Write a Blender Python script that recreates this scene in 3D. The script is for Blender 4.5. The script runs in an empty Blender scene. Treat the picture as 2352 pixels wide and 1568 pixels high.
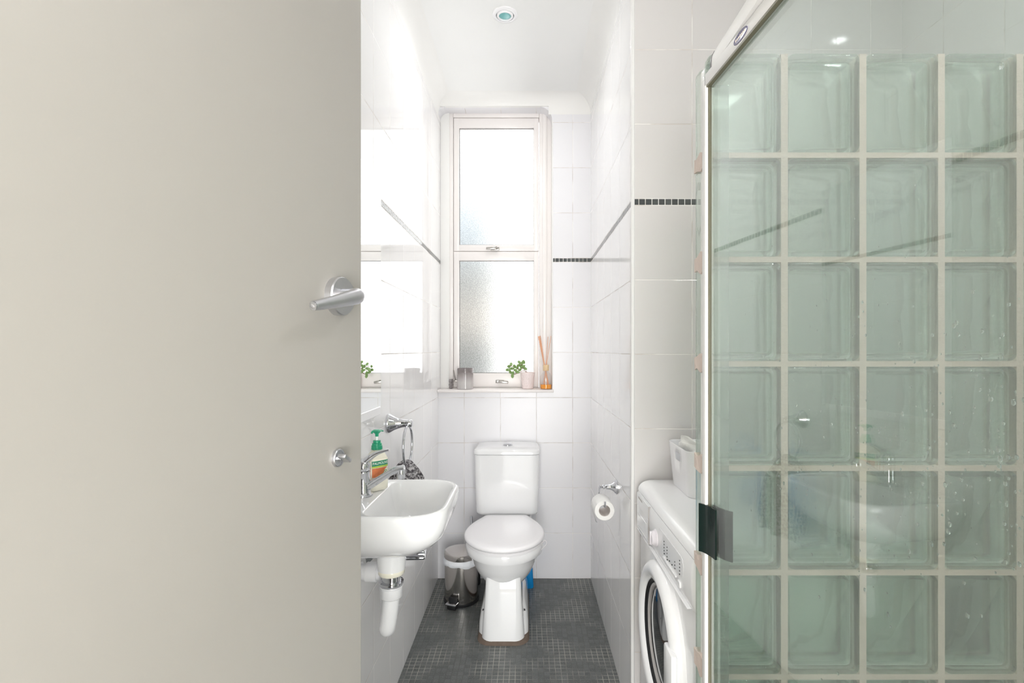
import bpy, bmesh, math, random
from mathutils import Vector, Matrix
random.seed(7)
PI = math.pi
sc = bpy.context.scene
COL = sc.collection
CAMH = 1.265
F, VX, VY = 1184.0, 1210.0, 803.0

def P(px, py, z):
    """point at depth z seen at photograph pixel (px, py)"""
    return Vector(((px - VX) / F * z, z, CAMH - (py - VY) / F * z))

# ------------------------------------------------------------------ materials
def lin(c):
    def f(v):
        v /= 255.0
        return v / 12.92 if v <= 0.04045 else ((v + 0.055) / 1.055) ** 2.4
    return (f(c[0]), f(c[1]), f(c[2]), 1.0)

def new_mat(name):
    m = bpy.data.materials.new(name)
    m.use_nodes = True
    nt = m.node_tree
    return m, nt, nt.nodes['Principled BSDF']

def mat(name, c, rough=0.4, metal=0.0, spec=0.5, noise=0.0, nscale=20.0, bump=0.0, bscale=60.0, coat=0.0, sss=0.0, trans=0.0, ior=1.5):
    m, nt, b = new_mat(name)
    col = lin(c)
    b.inputs['Base Color'].default_value = col
    b.inputs['Roughness'].default_value = rough
    b.inputs['Metallic'].default_value = metal
    b.inputs['Specular IOR Level'].default_value = spec
    b.inputs['Coat Weight'].default_value = coat
    b.inputs['Coat Roughness'].default_value = 0.05
    b.inputs['Transmission Weight'].default_value = trans
    b.inputs['IOR'].default_value = ior
    if noise or bump:
        g = nt.nodes.new('ShaderNodeNewGeometry')
    if noise:
        n = nt.nodes.new('ShaderNodeTexNoise')
        n.inputs['Scale'].default_value = nscale
        n.inputs['Detail'].default_value = 4
        nt.links.new(g.outputs['Position'], n.inputs['Vector'])
        mx = nt.nodes.new('ShaderNodeMix'); mx.data_type = 'RGBA'
        mx.inputs[6].default_value = col
        d = 1.0 - noise
        mx.inputs[7].default_value = (col[0] * d, col[1] * d, col[2] * d, 1)
        nt.links.new(n.outputs['Fac'], mx.inputs[0])
        nt.links.new(mx.outputs[2], b.inputs['Base Color'])
    if bump:
        n2 = nt.nodes.new('ShaderNodeTexNoise')
        n2.inputs['Scale'].default_value = bscale
        n2.inputs['Detail'].default_value = 3
        nt.links.new(g.outputs['Position'], n2.inputs['Vector'])
        bp = nt.nodes.new('ShaderNodeBump')
        bp.inputs['Strength'].default_value = bump
        bp.inputs['Distance'].default_value = 0.004
        nt.links.new(n2.outputs['Fac'], bp.inputs['Height'])
        nt.links.new(bp.outputs['Normal'], b.inputs['Normal'])
    return m

class NB:
    """tiny helper to write math node trees"""
    def __init__(s, nt): s.nt = nt
    def n(s, t): return s.nt.nodes.new(t)
    def put(s, inp, v):
        if isinstance(v, (int, float)): inp.default_value = v
        else: s.nt.links.new(v, inp)
    def m(s, op, a, b=0.0, c=0.0):
        k = s.n('ShaderNodeMath'); k.operation = op
        s.put(k.inputs[0], a); s.put(k.inputs[1], b)
        if op in ('MULTIPLY_ADD', 'WRAP', 'COMPARE', 'SMOOTH_MIN'): s.put(k.inputs[2], c)
        return k.outputs[0]
    def ramp(s, v, a, b, lo=0.0, hi=1.0):
        k = s.n('ShaderNodeMapRange'); k.interpolation_type = 'SMOOTHSTEP'
        s.put(k.inputs[0], v)
        k.inputs[1].default_value = a; k.inputs[2].default_value = b
        k.inputs[3].default_value = lo; k.inputs[4].default_value = hi
        return k.outputs[0]
    def mix(s, f, a, b):
        k = s.n('ShaderNodeMix'); k.data_type = 'RGBA'
        s.put(k.inputs[0], f)
        for i, v in ((6, a), (7, b)):
            if isinstance(v, tuple): k.inputs[i].default_value = v
            else: s.nt.links.new(v, k.inputs[i])
        return k.outputs[2]

def tile_mat(name, axis, u0, ub, tile=(243, 242, 242), grout=(243, 240, 237), rough=0.05):
    m, nt, b = new_mat(name)
    h = NB(nt)
    g = h.n('ShaderNodeNewGeometry'); sp = h.n('ShaderNodeSeparateXYZ')
    nt.links.new(g.outputs['Position'], sp.inputs[0])
    u = sp.outputs[0 if axis == 'X' else 1]; z = sp.outputs[2]
    up = h.m('GREATER_THAN', z, 1.761)
    v = h.m('SUBTRACT', z, h.m('MULTIPLY', up, 0.022))
    du = h.m('PINGPONG', h.m('SUBTRACT', u, u0), 0.1)
    dv = h.m('PINGPONG', v, 0.125)
    # the band of small dark tiles
    inb = h.m('MULTIPLY', h.m('GREATER_THAN', z, 1.7505), h.m('LESS_THAN', z, 1.7715))
    dub = h.m('PINGPONG', h.m('SUBTRACT', u, ub), 0.011)
    dvb = h.m('MINIMUM', h.m('SUBTRACT', z, 1.75), h.m('SUBTRACT', 1.772, z))
    db = h.m('MINIMUM', dub, dvb)
    d = h.m('MINIMUM', du, dv)
    dd = h.m('ADD', h.m('MULTIPLY', inb, db), h.m('MULTIPLY', h.m('SUBTRACT', 1.0, inb), d))
    gm = h.ramp(dd, 0.0009, 0.0015, 1.0, 0.0)
    # colours
    cell = h.n('ShaderNodeCombineXYZ')
    h.put(cell.inputs[0], h.m('FLOOR', h.m('DIVIDE', h.m('SUBTRACT', u, u0), 0.2)))
    h.put(cell.inputs[1], h.m('FLOOR', h.m('DIVIDE', v, 0.25)))
    wn = h.n('ShaderNodeTexWhiteNoise'); wn.noise_dimensions = '2D'
    nt.links.new(cell.outputs[0], wn.inputs['Vector'])
    t = lin(tile); t2 = tuple(x * 0.97 for x in t[:3]) + (1,)
    tc = h.mix(wn.outputs['Value'], t, t2)
    cb = h.n('ShaderNodeCombineXYZ')
    h.put(cb.inputs[0], h.m('FLOOR', h.m('DIVIDE', h.m('SUBTRACT', u, ub), 0.022)))
    wb = h.n('ShaderNodeTexWhiteNoise'); wb.noise_dimensions = '2D'
    nt.links.new(cb.outputs[0], wb.inputs['Vector'])
    bc = h.mix(wb.outputs['Value'], lin((62, 67, 68)), lin((84, 88, 88)))
    c = h.mix(inb, tc, bc)
    # old patchy grout
    no = h.n('ShaderNodeTexNoise'); no.inputs['Scale'].default_value = 7.0; no.inputs['Detail'].default_value = 4
    nt.links.new(g.outputs['Position'], no.inputs['Vector'])
    gc = h.mix(h.ramp(no.outputs['Fac'], 0.45, 0.62), lin(grout), lin((205, 197, 190)))
    c = h.mix(gm, c, gc)
    nt.links.new(c, b.inputs['Base Color'])
    h.put(b.inputs['Roughness'], h.m('MULTIPLY_ADD', gm, 0.5, rough))
    wv = h.n('ShaderNodeTexNoise'); wv.inputs['Scale'].default_value = 4.0; wv.inputs['Detail'].default_value = 0
    nt.links.new(g.outputs['Position'], wv.inputs['Vector'])
    hh = h.m('ADD', h.ramp(dd, 0.0008, 0.0028), h.m('MULTIPLY', wv.outputs['Fac'], 0.35))
    bp = h.n('ShaderNodeBump'); bp.inputs['Strength'].default_value = 0.5; bp.inputs['Distance'].default_value = 0.0012
    nt.links.new(hh, bp.inputs['Height']); nt.links.new(bp.outputs[0], b.inputs['Normal'])
    return m

def floor_mat():
    m, nt, b = new_mat('mosaic floor'); h = NB(nt)
    g = h.n('ShaderNodeNewGeometry'); sp = h.n('ShaderNodeSeparateXYZ')
    nt.links.new(g.outputs['Position'], sp.inputs[0])
    x, y = sp.outputs[0], sp.outputs[1]
    p = 0.0225
    d = h.m('MINIMUM', h.m('PINGPONG', x, p / 2), h.m('PINGPONG', y, p / 2))
    gm = h.ramp(d, 0.0006, 0.0014, 1.0, 0.0)
    cell = h.n('ShaderNodeCombineXYZ')
    h.put(cell.inputs[0], h.m('FLOOR', h.m('DIVIDE', x, p))); h.put(cell.inputs[1], h.m('FLOOR', h.m('DIVIDE', y, p)))
    wn = h.n('ShaderNodeTexWhiteNoise'); wn.noise_dimensions = '2D'; nt.links.new(cell.outputs[0], wn.inputs['Vector'])
    c = h.mix(wn.outputs['Value'], lin((80, 83, 82)), lin((100, 103, 102)))
    fine = h.n('ShaderNodeTexNoise'); fine.inputs['Scale'].default_value = 260; fine.inputs['Detail'].default_value = 3
    nt.links.new(g.outputs['Position'], fine.inputs['Vector'])
    c = h.mix(h.ramp(fine.outputs['Fac'], 0.5, 0.75), c, lin((126, 130, 130)))
    big = h.n('ShaderNodeTexNoise'); big.inputs['Scale'].default_value = 5; big.inputs['Detail'].default_value = 3
    nt.links.new(g.outputs['Position'], big.inputs['Vector'])
    gc = h.mix(h.ramp(big.outputs['Fac'], 0.40, 0.56), lin((176, 172, 162)), lin((84, 85, 83)))
    c = h.mix(gm, c, gc)
    nt.links.new(c, b.inputs['Base Color'])
    h.put(b.inputs['Roughness'], h.m('MULTIPLY_ADD', fine.outputs['Fac'], 0.3, 0.2))
    hh = h.m('ADD', h.ramp(d, 0.0006, 0.002), h.m('MULTIPLY', fine.outputs['Fac'], 0.6))
    hh = h.m('ADD', hh, h.m('MULTIPLY', wn.outputs['Value'], 0.3))
    bp = h.n('ShaderNodeBump'); bp.inputs['Strength'].default_value = 0.5; bp.inputs['Distance'].default_value = 0.001
    nt.links.new(hh, bp.inputs['Height']); nt.links.new(bp.outputs[0], b.inputs['Normal'])
    return m

def clear_glass(name, tint=(255, 255, 255), f0=0.04, bump=0.0, bscale=30.0, grow=None, film=0.0):
    """pane glass: passes light straight on and mirrors by the angle (same from every side)"""
    m = bpy.data.materials.new(name); m.use_nodes = True
    nt = m.node_tree; nt.nodes.clear(); h = NB(nt)
    out = h.n('ShaderNodeOutputMaterial')
    g = h.n('ShaderNodeNewGeometry')
    dt = h.n('ShaderNodeVectorMath'); dt.operation = 'DOT_PRODUCT'
    nt.links.new(g.outputs['Normal'], dt.inputs[0]); nt.links.new(g.outputs['Incoming'], dt.inputs[1])
    k = h.m('SUBTRACT', 1.0, h.m('ABSOLUTE', dt.outputs['Value']))
    r = h.m('MULTIPLY_ADD', h.m('POWER', k, 5.0), (1.0 - f0) if grow is None else grow, f0)
    tr = h.n('ShaderNodeBsdfTransparent'); tr.inputs[0].default_value = lin(tint)
    gl = h.n('ShaderNodeBsdfGlossy'); gl.inputs['Roughness'].default_value = 0.0
    if bump:
        no = h.n('ShaderNodeTexNoise'); no.inputs['Scale'].default_value = bscale
        nt.links.new(g.outputs['Position'], no.inputs['Vector'])
        bp = h.n('ShaderNodeBump'); bp.inputs['Strength'].default_value = bump; bp.inputs['Distance'].default_value = 0.003
        nt.links.new(no.outputs['Fac'], bp.inputs['Height']); nt.links.new(bp.outputs[0], gl.inputs['Normal'])
    mx = h.n('ShaderNodeMixShader')
    h.put(mx.inputs[0], r); nt.links.new(tr.outputs[0], mx.inputs[1]); nt.links.new(gl.outputs[0], mx.inputs[2])
    last = mx
    if film:                                    # dried soap film, unevenly spread
        df = h.n('ShaderNodeBsdfDiffuse'); df.inputs[0].default_value = (0.86, 0.90, 0.87, 1)
        tl = h.n('ShaderNodeBsdfTranslucent'); tl.inputs[0].default_value = (0.86, 0.90, 0.87, 1)
        ms = h.n('ShaderNodeMixShader'); nt.links.new(df.outputs[0], ms.inputs[1]); nt.links.new(tl.outputs[0], ms.inputs[2])
        no = h.n('ShaderNodeTexNoise'); no.inputs['Scale'].default_value = 3.0; no.inputs['Detail'].default_value = 4
        nt.links.new(g.outputs['Position'], no.inputs['Vector'])
        m3 = h.n('ShaderNodeMixShader'); h.put(m3.inputs[0], h.ramp(no.outputs['Fac'], 0.3, 0.7, film * 0.7, film * 1.3))
        nt.links.new(mx.outputs[0], m3.inputs[1]); nt.links.new(ms.outputs[0], m3.inputs[2]); last = m3
    nt.links.new(last.outputs[0], out.inputs[0])
    return m

def frosted_glass():
    m = bpy.data.materials.new('obscure window glass'); m.use_nodes = True
    nt = m.node_tree; nt.nodes.clear(); h = NB(nt)
    out = h.n('ShaderNodeOutputMaterial'); g = h.n('ShaderNodeNewGeometry')
    vo = h.n('ShaderNodeTexNoise'); vo.inputs['Scale'].default_value = 280; vo.inputs['Detail'].default_value = 2
    nt.links.new(g.outputs['Position'], vo.inputs['Vector'])
    bp = h.n('ShaderNodeBump'); bp.inputs['Strength'].default_value = 0.5; bp.inputs['Distance'].default_value = 0.004
    nt.links.new(vo.outputs['Fac'], bp.inputs['Height'])
    tr = h.n('ShaderNodeBsdfTransparent')
    nt.links.new(h.mix(h.ramp(vo.outputs['Fac'], 0.38, 0.62), (0.72, 0.73, 0.73, 1), (1, 1, 1, 1)), tr.inputs[0])
    rf = h.n('ShaderNodeBsdfRefraction'); rf.inputs['Roughness'].default_value = 0.12; rf.inputs['IOR'].default_value = 1.15
    rf.inputs[0].default_value = (0.97, 0.98, 0.98, 1)
    nt.links.new(bp.outputs[0], rf.inputs['Normal'])
    mx = h.n('ShaderNodeMixShader'); mx.inputs[0].default_value = 0.45
    nt.links.new(tr.outputs[0], mx.inputs[1]); nt.links.new(rf.outputs[0], mx.inputs[2])
    gl = h.n('ShaderNodeBsdfGlossy'); gl.inputs['Roughness'].default_value = 0.2
    m2 = h.n('ShaderNodeMixShader'); m2.inputs[0].default_value = 0.04
    nt.links.new(mx.outputs[0], m2.inputs[1]); nt.links.new(gl.outputs[0], m2.inputs[2])
    nt.links.new(m2.outputs[0], out.inputs[0])
    return m

def solid_glass(name, c, rough=0.0, ior=1.5, bump=0.0, bscale=20.0, clear=0.0):
    m = bpy.data.materials.new(name); m.use_nodes = True
    nt = m.node_tree; nt.nodes.clear(); h = NB(nt)
    out = h.n('ShaderNodeOutputMaterial')
    gl = h.n('ShaderNodeBsdfGlass'); gl.inputs[0].default_value = c
    gl.inputs['Roughness'].default_value = rough; gl.inputs['IOR'].default_value = ior
    if bump:
        g = h.n('ShaderNodeNewGeometry')
        no = h.n('ShaderNodeTexNoise'); no.inputs['Scale'].default_value = bscale; no.inputs['Detail'].default_value = 1
        nt.links.new(g.outputs['Position'], no.inputs['Vector'])
        bp = h.n('ShaderNodeBump'); bp.inputs['Strength'].default_value = bump; bp.inputs['Distance'].default_value = 0.01
        nt.links.new(no.outputs['Fac'], bp.inputs['Height']); nt.links.new(bp.outputs[0], gl.inputs['Normal'])
    if clear:
        tr = h.n('ShaderNodeBsdfTransparent'); tr.inputs[0].default_value = c
        mx = h.n('ShaderNodeMixShader'); mx.inputs[0].default_value = clear
        nt.links.new(gl.outputs[0], mx.inputs[1]); nt.links.new(tr.outputs[0], mx.inputs[2]); gl = mx
    nt.links.new(gl.outputs[0], out.inputs[0])
    return m

def towel_mat():
    m, nt, b = new_mat('grey patterned towelling'); h = NB(nt)
    tc = h.n('ShaderNodeTexCoord')
    vo = h.n('ShaderNodeTexNoise'); vo.inputs['Scale'].default_value = 95; vo.inputs['Detail'].default_value = 5; vo.inputs['Roughness'].default_value = 0.7
    nt.links.new(tc.outputs['Object'], vo.inputs['Vector'])
    k = h.ramp(vo.outputs['Fac'], 0.44, 0.58)
    c = h.mix(k, lin((88, 84, 88)), lin((205, 202, 204)))
    nt.links.new(c, b.inputs['Base Color']); b.inputs['Roughness'].default_value = 0.95
    b.inputs['Specular IOR Level'].default_value = 0.1
    fi = h.n('ShaderNodeTexNoise'); fi.inputs['Scale'].default_value = 400
    nt.links.new(tc.outputs['Object'], fi.inputs['Vector'])
    bp = h.n('ShaderNodeBump'); bp.inputs['Strength'].default_value = 0.8; bp.inputs['Distance'].default_value = 0.003
    nt.links.new(h.m('ADD', fi.outputs['Fac'], vo.outputs['Fac']), bp.inputs['Height']); nt.links.new(bp.outputs[0], b.inputs['Normal'])
    return m

def candle_mat():
    m = bpy.data.materials.new('smoky tinted candle glass'); m.use_nodes = True
    nt = m.node_tree; h = NB(nt); b = nt.nodes['Principled BSDF']; out = nt.nodes['Material Output']
    g = h.n('ShaderNodeNewGeometry'); sp = h.n('ShaderNodeSeparateXYZ'); nt.links.new(g.outputs['Position'], sp.inputs[0])
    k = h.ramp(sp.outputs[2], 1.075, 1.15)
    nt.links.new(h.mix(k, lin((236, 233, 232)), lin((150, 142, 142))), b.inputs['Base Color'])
    b.inputs['Roughness'].default_value = 0.08
    tr = h.n('ShaderNodeBsdfTransparent'); tr.inputs[0].default_value = (0.9, 0.88, 0.88, 1)
    mx = h.n('ShaderNodeMixShader'); mx.inputs[0].default_value = 0.5
    nt.links.new(tr.outputs[0], mx.inputs[1]); nt.links.new(b.outputs[0], mx.inputs[2]); nt.links.new(mx.outputs[0], out.inputs[0])
    return m

M = dict(
    tile_left=tile_mat('white glazed tiles left', 'Y', 0.053, 0.0),
    tile_back=tile_mat('white glazed tiles back', 'X', 0.0537, 0.003, tile=(234, 233, 236), rough=0.3),
    tile_right=tile_mat('white glazed tiles right', 'Y', 0.16, 0.0, rough=0.1),
    tile_niche=tile_mat('white glazed tiles niche', 'X', 0.155, 0.002, tile=(220, 217, 216)),
    plaster=mat('white painted plaster', (240, 239, 237), 0.6, noise=0.03, nscale=6, bump=0.06, bscale=25),
    ceiling=mat('white ceiling paint', (240, 240, 239), 0.55, noise=0.03, nscale=5),
    hall=mat('hall paint', (226, 222, 214), 0.7),
    hallfloor=mat('hall carpet', (150, 140, 128), 0.9),
    floor=floor_mat(),
    frame=mat('window frame gloss paint', (240, 235, 233), 0.3, noise=0.03, nscale=30),
    mould=mat('dark perished putty', (158, 156, 154), 0.8, noise=0.6, nscale=90),
    frost=frosted_glass(),
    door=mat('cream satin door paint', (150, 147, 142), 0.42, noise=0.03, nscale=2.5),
    satin=mat('satin stainless steel', (212, 212, 216), 0.34, metal=1.0, noise=0.1, nscale=80),
    chrome=mat('polished chrome', (215, 216, 220), 0.06, metal=1.0),
    steel=mat('polished bin steel', (208, 203, 199), 0.14, metal=1.0),
    ceramic=mat('white vitreous china', (240, 240, 241), 0.05, coat=0.5),
    plastic=mat('white plastic', (242, 241, 243), 0.25),
    seat=mat('white seat plastic', (244, 242, 244), 0.18),
    pvc=mat('white pvc pipe', (236, 236, 238), 0.3),
    mortar=mat('brown grout bed', (120, 104, 92), 0.9, noise=0.35, nscale=70, bump=0.4, bscale=120),
    blockmortar=mat('pinkish block mortar', (230, 214, 204), 0.9, noise=0.12, nscale=40, bump=0.6, bscale=60),
    dark=mat('black rubber', (26, 26, 28), 0.5),
    bottle_green=mat('dark green handle plastic', (14, 30, 27), 0.12),
    teal=mat('teal lamp glass', (122, 186, 186), 0.1),
    black=mat('dark hole', (52, 50, 50), 0.6),
    blue=mat('bright blue plastic', (10, 130, 196), 0.35),
    mirror=mat('mirror silver', (240, 243, 242), 0.0, metal=1.0),
    alu=mat('white powder coated aluminium', (236, 235, 234), 0.5),
    gasket=mat('olive rubber gasket', (110, 106, 88), 0.4),
    endcap=mat('grey end cap', (92, 88, 92), 0.4),
    badge=mat('blue badge enamel', (98, 94, 124), 0.2),
    gold=mat('pale gold lettering', (232, 216, 200), 0.3, metal=0.2),
    shower_pane=clear_glass('shower door glass', (240, 246, 243), 0.15, film=0.05),
    block=solid_glass('pale green block glass', (0.955, 0.99, 0.968, 1), 0.02, 1.35, bump=0.2, bscale=14, clear=0.6),
    blockseam=mat('white block edge coating', (246, 248, 246), 0.3, bump=0.6, bscale=90),
    channel=clear_glass('clear plastic channel', (245, 248, 246), 0.06, film=0.22),
    droplet=solid_glass('water', (1, 1, 1, 1), 0.0, 1.33),
    towel=towel_mat(),
    soap=mat('milky soap bottle', (242, 238, 222), 0.15, noise=0.03),
    soapgreen=mat('green pump plastic', (38, 160, 120), 0.3),
    soapwhite=mat('white pump plastic', (240, 244, 242), 0.3),
    lgreen=mat('label green', (44, 140, 104), 0.35),
    llime=mat('label lime', (178, 208, 70), 0.35),
    lorange=mat('label orange', (240, 138, 84), 0.35, noise=0.4, nscale=150),
    lcream=mat('label cream', (246, 240, 222), 0.35),
    lwhite=mat('label white', (252, 252, 250), 0.35),
    candle=candle_mat(),
    wax=mat('candle wax', (226, 220, 216), 0.6),
    crystal=mat('silvery cut glass', (190, 184, 184), 0.15, metal=0.6, noise=0.7, nscale=130),
    pot=mat('pale pink ceramic', (240, 226, 224), 0.35),
    leaf=mat('succulent green', (140, 172, 104), 0.45, noise=0.4, nscale=90),
    stem=mat('brown stem', (140, 104, 84), 0.7),
    reedglass=clear_glass('diffuser bottle glass', (253, 253, 253), 0.025, grow=0.3),
    amber=mat('amber oil', (246, 160, 54), 0.15),
    reed=mat('rattan reed', (232, 178, 146), 0.7),
    wood=mat('pale wood collar', (232, 202, 160), 0.5, noise=0.1, nscale=40),
    latch=mat('brushed latch metal', (176, 172, 168), 0.3, metal=1.0),
    enamel=mat('white appliance enamel', (249, 249, 250), 0.12),
    wmpanel=mat('white panel plastic', (246, 246, 247), 0.25),
    wmknob=mat('lilac white knob', (226, 221, 226), 0.3),
    wmgrey=mat('grey door gasket', (178, 174, 172), 0.35),
    wmglass=mat('dark door glass', (34, 34, 35), 0.04, coat=0.5),
    led=mat('panel indicator', (70, 72, 72), 0.4),
    sticker=mat('yellow green sticker', (196, 204, 92), 0.5),
    paper=mat('soft white paper', (244, 243, 241), 0.95, bump=0.2, bscale=250),
    bag=mat('white bin liner', (236, 238, 242), 0.35, bump=0.5, bscale=60),
    wire=mat('white wire', (238, 232, 232), 0.4),
    cardboard=mat('roll core', (238, 232, 228), 0.9),
)

# ------------------------------------------------------------------ geometry helpers
OFF = {}

def NBM(): return bmesh.new()

def box(bm, x0, x1, y0, y1, z0, z1, bev=0.0, seg=2):
    b = bmesh.new()
    v = [b.verts.new(p) for p in ((x0, y0, z0), (x1, y0, z0), (x1, y1, z0), (x0, y1, z0), (x0, y0, z1), (x1, y0, z1), (x1, y1, z1), (x0, y1, z1))]
    for f in ((0, 3, 2, 1), (4, 5, 6, 7), (0, 1, 5, 4), (1, 2, 6, 5), (2, 3, 7, 6), (3, 0, 4, 7)):
        b.faces.new([v[i] for i in f])
    if bev:
        bmesh.ops.bevel(b, geom=b.edges[:], offset=bev, segments=seg, affect='EDGES', profile=0.5)
    merge(bm, b)
    return bm

def merge(bm, b, mtx=None):
    if mtx is not None: b.transform(mtx)
    vm = {}
    for v in b.verts: vm[v] = bm.verts.new(v.co)
    for f in b.faces:
        try:
            nf = bm.faces.new([vm[v] for v in f.verts]); nf.material_index = f.material_index
        except ValueError: pass
    b.free()

def loft(bm, rings, cap0=True, cap1=True, closed=True, mi=0):
    R = [[bm.verts.new(p) for p in r] for r in rings]
    n = len(R[0])
    for a, b in zip(R, R[1:]):
        for i in range(n if closed else n - 1):
            j = (i + 1) % n
            f = bm.faces.new((a[i], a[j], b[j], b[i])); f.material_index = mi
    if cap0: bm.faces.new(list(reversed(R[0]))).material_index = mi
    if cap1: bm.faces.new(R[-1]).material_index = mi
    return R

def lathe(bm, prof, seg=32, mtx=None, cap0=True, cap1=True):
    """prof: (radius, height) along local z"""
    rings = []
    for r, z in prof:
        r = max(r, 1e-5)
        rings.append([Vector((r * math.cos(2 * PI * i / seg), r * math.sin(2 * PI * i / seg), z)) for i in range(seg)])
    if mtx is not None: rings = [[mtx @ p for p in r] for r in rings]
    loft(bm, rings, cap0, cap1)

def frame_at(origin, axis, up=Vector((0, 0, 1))):
    """matrix whose local z runs along axis"""
    z = Vector(axis).normalized()
    if abs(z.dot(up)) > 0.98: up = Vector((0, 1, 0))
    x = up.cross(z).normalized(); y = z.cross(x)
    m = Matrix((x, y, z)).transposed().to_4x4(); m.translation = origin
    return m

def smooth_path(pts, sub=6, closed=False):
    pts = [Vector(p) for p in pts]; out = []
    n = len(pts)
    for i in range(n if closed else n - 1):
        p0 = pts[(i - 1) % n] if closed or i > 0 else pts[i]
        p1, p2 = pts[i], pts[(i + 1) % n]
        p3 = pts[(i + 2) % n] if closed or i + 2 < n else pts[(i + 1) % n]
        for k in range(sub):
            t = k / sub
            out.append(0.5 * ((2 * p1) + (-p0 + p2) * t + (2 * p0 - 5 * p1 + 4 * p2 - p3) * t * t + (-p0 + 3 * p1 - 3 * p2 + p3) * t ** 3))
    if not closed: out.append(pts[-1])
    return out

def tube(bm, pts, rad, seg=12, closed=False, flat=1.0, cap=True):
    """rad: number or list; flat squashes the section along the second normal"""
    pts = [Vector(p) for p in pts]; n = len(pts)
    if not isinstance(rad, (list, tuple)): rad = [rad] * n
    elif len(rad) != n:
        k = len(rad); r2 = []
        for i in range(n):
            t = i / (n - 1) * (k - 1); a = min(int(t), k - 2); r2.append(rad[a] + (rad[a + 1] - rad[a]) * (t - a))
        rad = r2
    rings = []; nrm = None
    for i in range(n):
        a = pts[(i - 1) % n] if closed or i > 0 else pts[i]
        b = pts[(i + 1) % n] if closed or i < n - 1 else pts[i]
        t = (b - a).normalized()
        if nrm is None:
            up = Vector((0, 0, 1)) if abs(t.z) < 0.9 else Vector((1, 0, 0))
            nrm = t.cross(up).normalized()
        else: nrm = (nrm - t * nrm.dot(t)).normalized()
        bn = t.cross(nrm)
        rings.append([pts[i] + (nrm * math.cos(2 * PI * k / seg) + bn * math.sin(2 * PI * k / seg) * flat) * rad[i] for k in range(seg)])
    if closed:
        rings.append(rings[0])
        loft(bm, rings, False, False)
        bmesh.ops.remove_doubles(bm, verts=bm.verts[:], dist=1e-7)
    else: loft(bm, rings, cap, cap)

def prism(bm, poly, y0, y1, axis='Y'):
    """poly of 2-D points extruded; axis Y: poly is (x,z); axis Z: (x,y); axis X: (y,z)"""
    def mk(p, t):
        return {'Y': Vector((p[0], t, p[1])), 'Z': Vector((p[0], p[1], t)), 'X': Vector((t, p[0], p[1]))}[axis]
    loft(bm, [[mk(p, y0) for p in poly], [mk(p, y1) for p in poly]])

def rrect(x0, x1, y0, y1, r, n=6):
    """rounded rectangle, r for the corners (x1,y1),(x0,y1),(x0,y0),(x1,y0)"""
    if not isinstance(r, (list, tuple)): r = [r] * 4
    out = []
    for (cx, cy, a0), rr in zip(((x1, y1, 0), (x0, y1, 90), (x0, y0, 180), (x1, y0, 270)), r):
        ccx = cx - rr if cx == x1 else cx + rr
        ccy = cy - rr if cy == y1 else cy + rr
        for k in range(n + 1):
            a = math.radians(a0 + 90 * k / n)
            out.append((ccx + rr * math.cos(a), ccy + rr * math.sin(a)))
    return out

def obj(name, bm, m, parent=None, loc=None, smooth=40, label=None, bevel=0.0, solid=0.0, sub=0):
    """link a bmesh (world coordinates) as one mesh object"""
    me = bpy.data.meshes.new(name)
    bmesh.ops.recalc_face_normals(bm, faces=bm.faces[:])
    bm.to_mesh(me); bm.free()
    o = bpy.data.objects.new(name, me); COL.objects.link(o)
    off = Vector((0, 0, 0))
    if parent is not None:
        off = OFF[parent]; o.parent = parent
    elif loc is not None:
        off = Vector(loc); o.location = off
    OFF[o] = off
    me.transform(Matrix.Translation(-off))
    for mm in (m if isinstance(m, (list, tuple)) else [m]): me.materials.append(mm)
    if smooth:
        me.polygons.foreach_set('use_smooth', [True] * len(me.polygons))
        me.set_sharp_from_angle(angle=math.radians(smooth))
    if solid:
        s = o.modifiers.new('Solidify', 'SOLIDIFY'); s.thickness = solid; s.offset = 0
    if bevel:
        b = o.modifiers.new('Bevel', 'BEVEL'); b.width = bevel; b.segments = 2; b.limit_method = 'ANGLE'; b.angle_limit = math.radians(35)
    if sub:
        s = o.modifiers.new('Subsurf', 'SUBSURF'); s.levels = sub; s.render_levels = sub
    if label: o['label'] = label
    return o

def thing(name, label, cat, loc, group=None, kind=None):
    o = bpy.data.objects.new(name, None); COL.objects.link(o)
    o.empty_display_size = 0.05
    o.location = loc; OFF[o] = Vector(loc)
    tag(o, label, cat, group, kind)
    return o

def tag(o, label, cat=None, group=None, kind=None):
    o['label'] = label
    if cat: o['category'] = cat
    if group: o['group'] = group
    if kind: o['kind'] = kind
    return o

def struct(name, bm, m, label, cat, loc=None, smooth=0):
    o = obj(name, bm, m, None, loc, smooth)
    return tag(o, label, cat, None, 'structure')

# ------------------------------------------------------------------ room dimensions
XL, XR, ZB, ZN = -0.4915, 0.354, 2.853, 1.731      # left wall, right wall, back wall, front face of the niche wall
ZC, XO = 2.655, 1.26                                # ceiling, outer right wall
ZW = 2.94                                           # face of the window sashes
OX1, OZ0, OZ1 = 0.1405, 1.03, 2.61                  # window recess

# floor
struct('floor', box(NBM(), -0.6, 1.4, -0.1, 3.05, -0.06, 0), M['floor'], 'dark grey mosaic tile bathroom floor', 'floor')
# left wall runs on into the window recess
struct('wall_left', box(NBM(), XL - 0.1, XL, -0.1, 3.05, 0, ZC + 0.1), M['tile_left'], 'glossy white tiled wall behind the sink with a thin dark mosaic band', 'wall')
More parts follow.
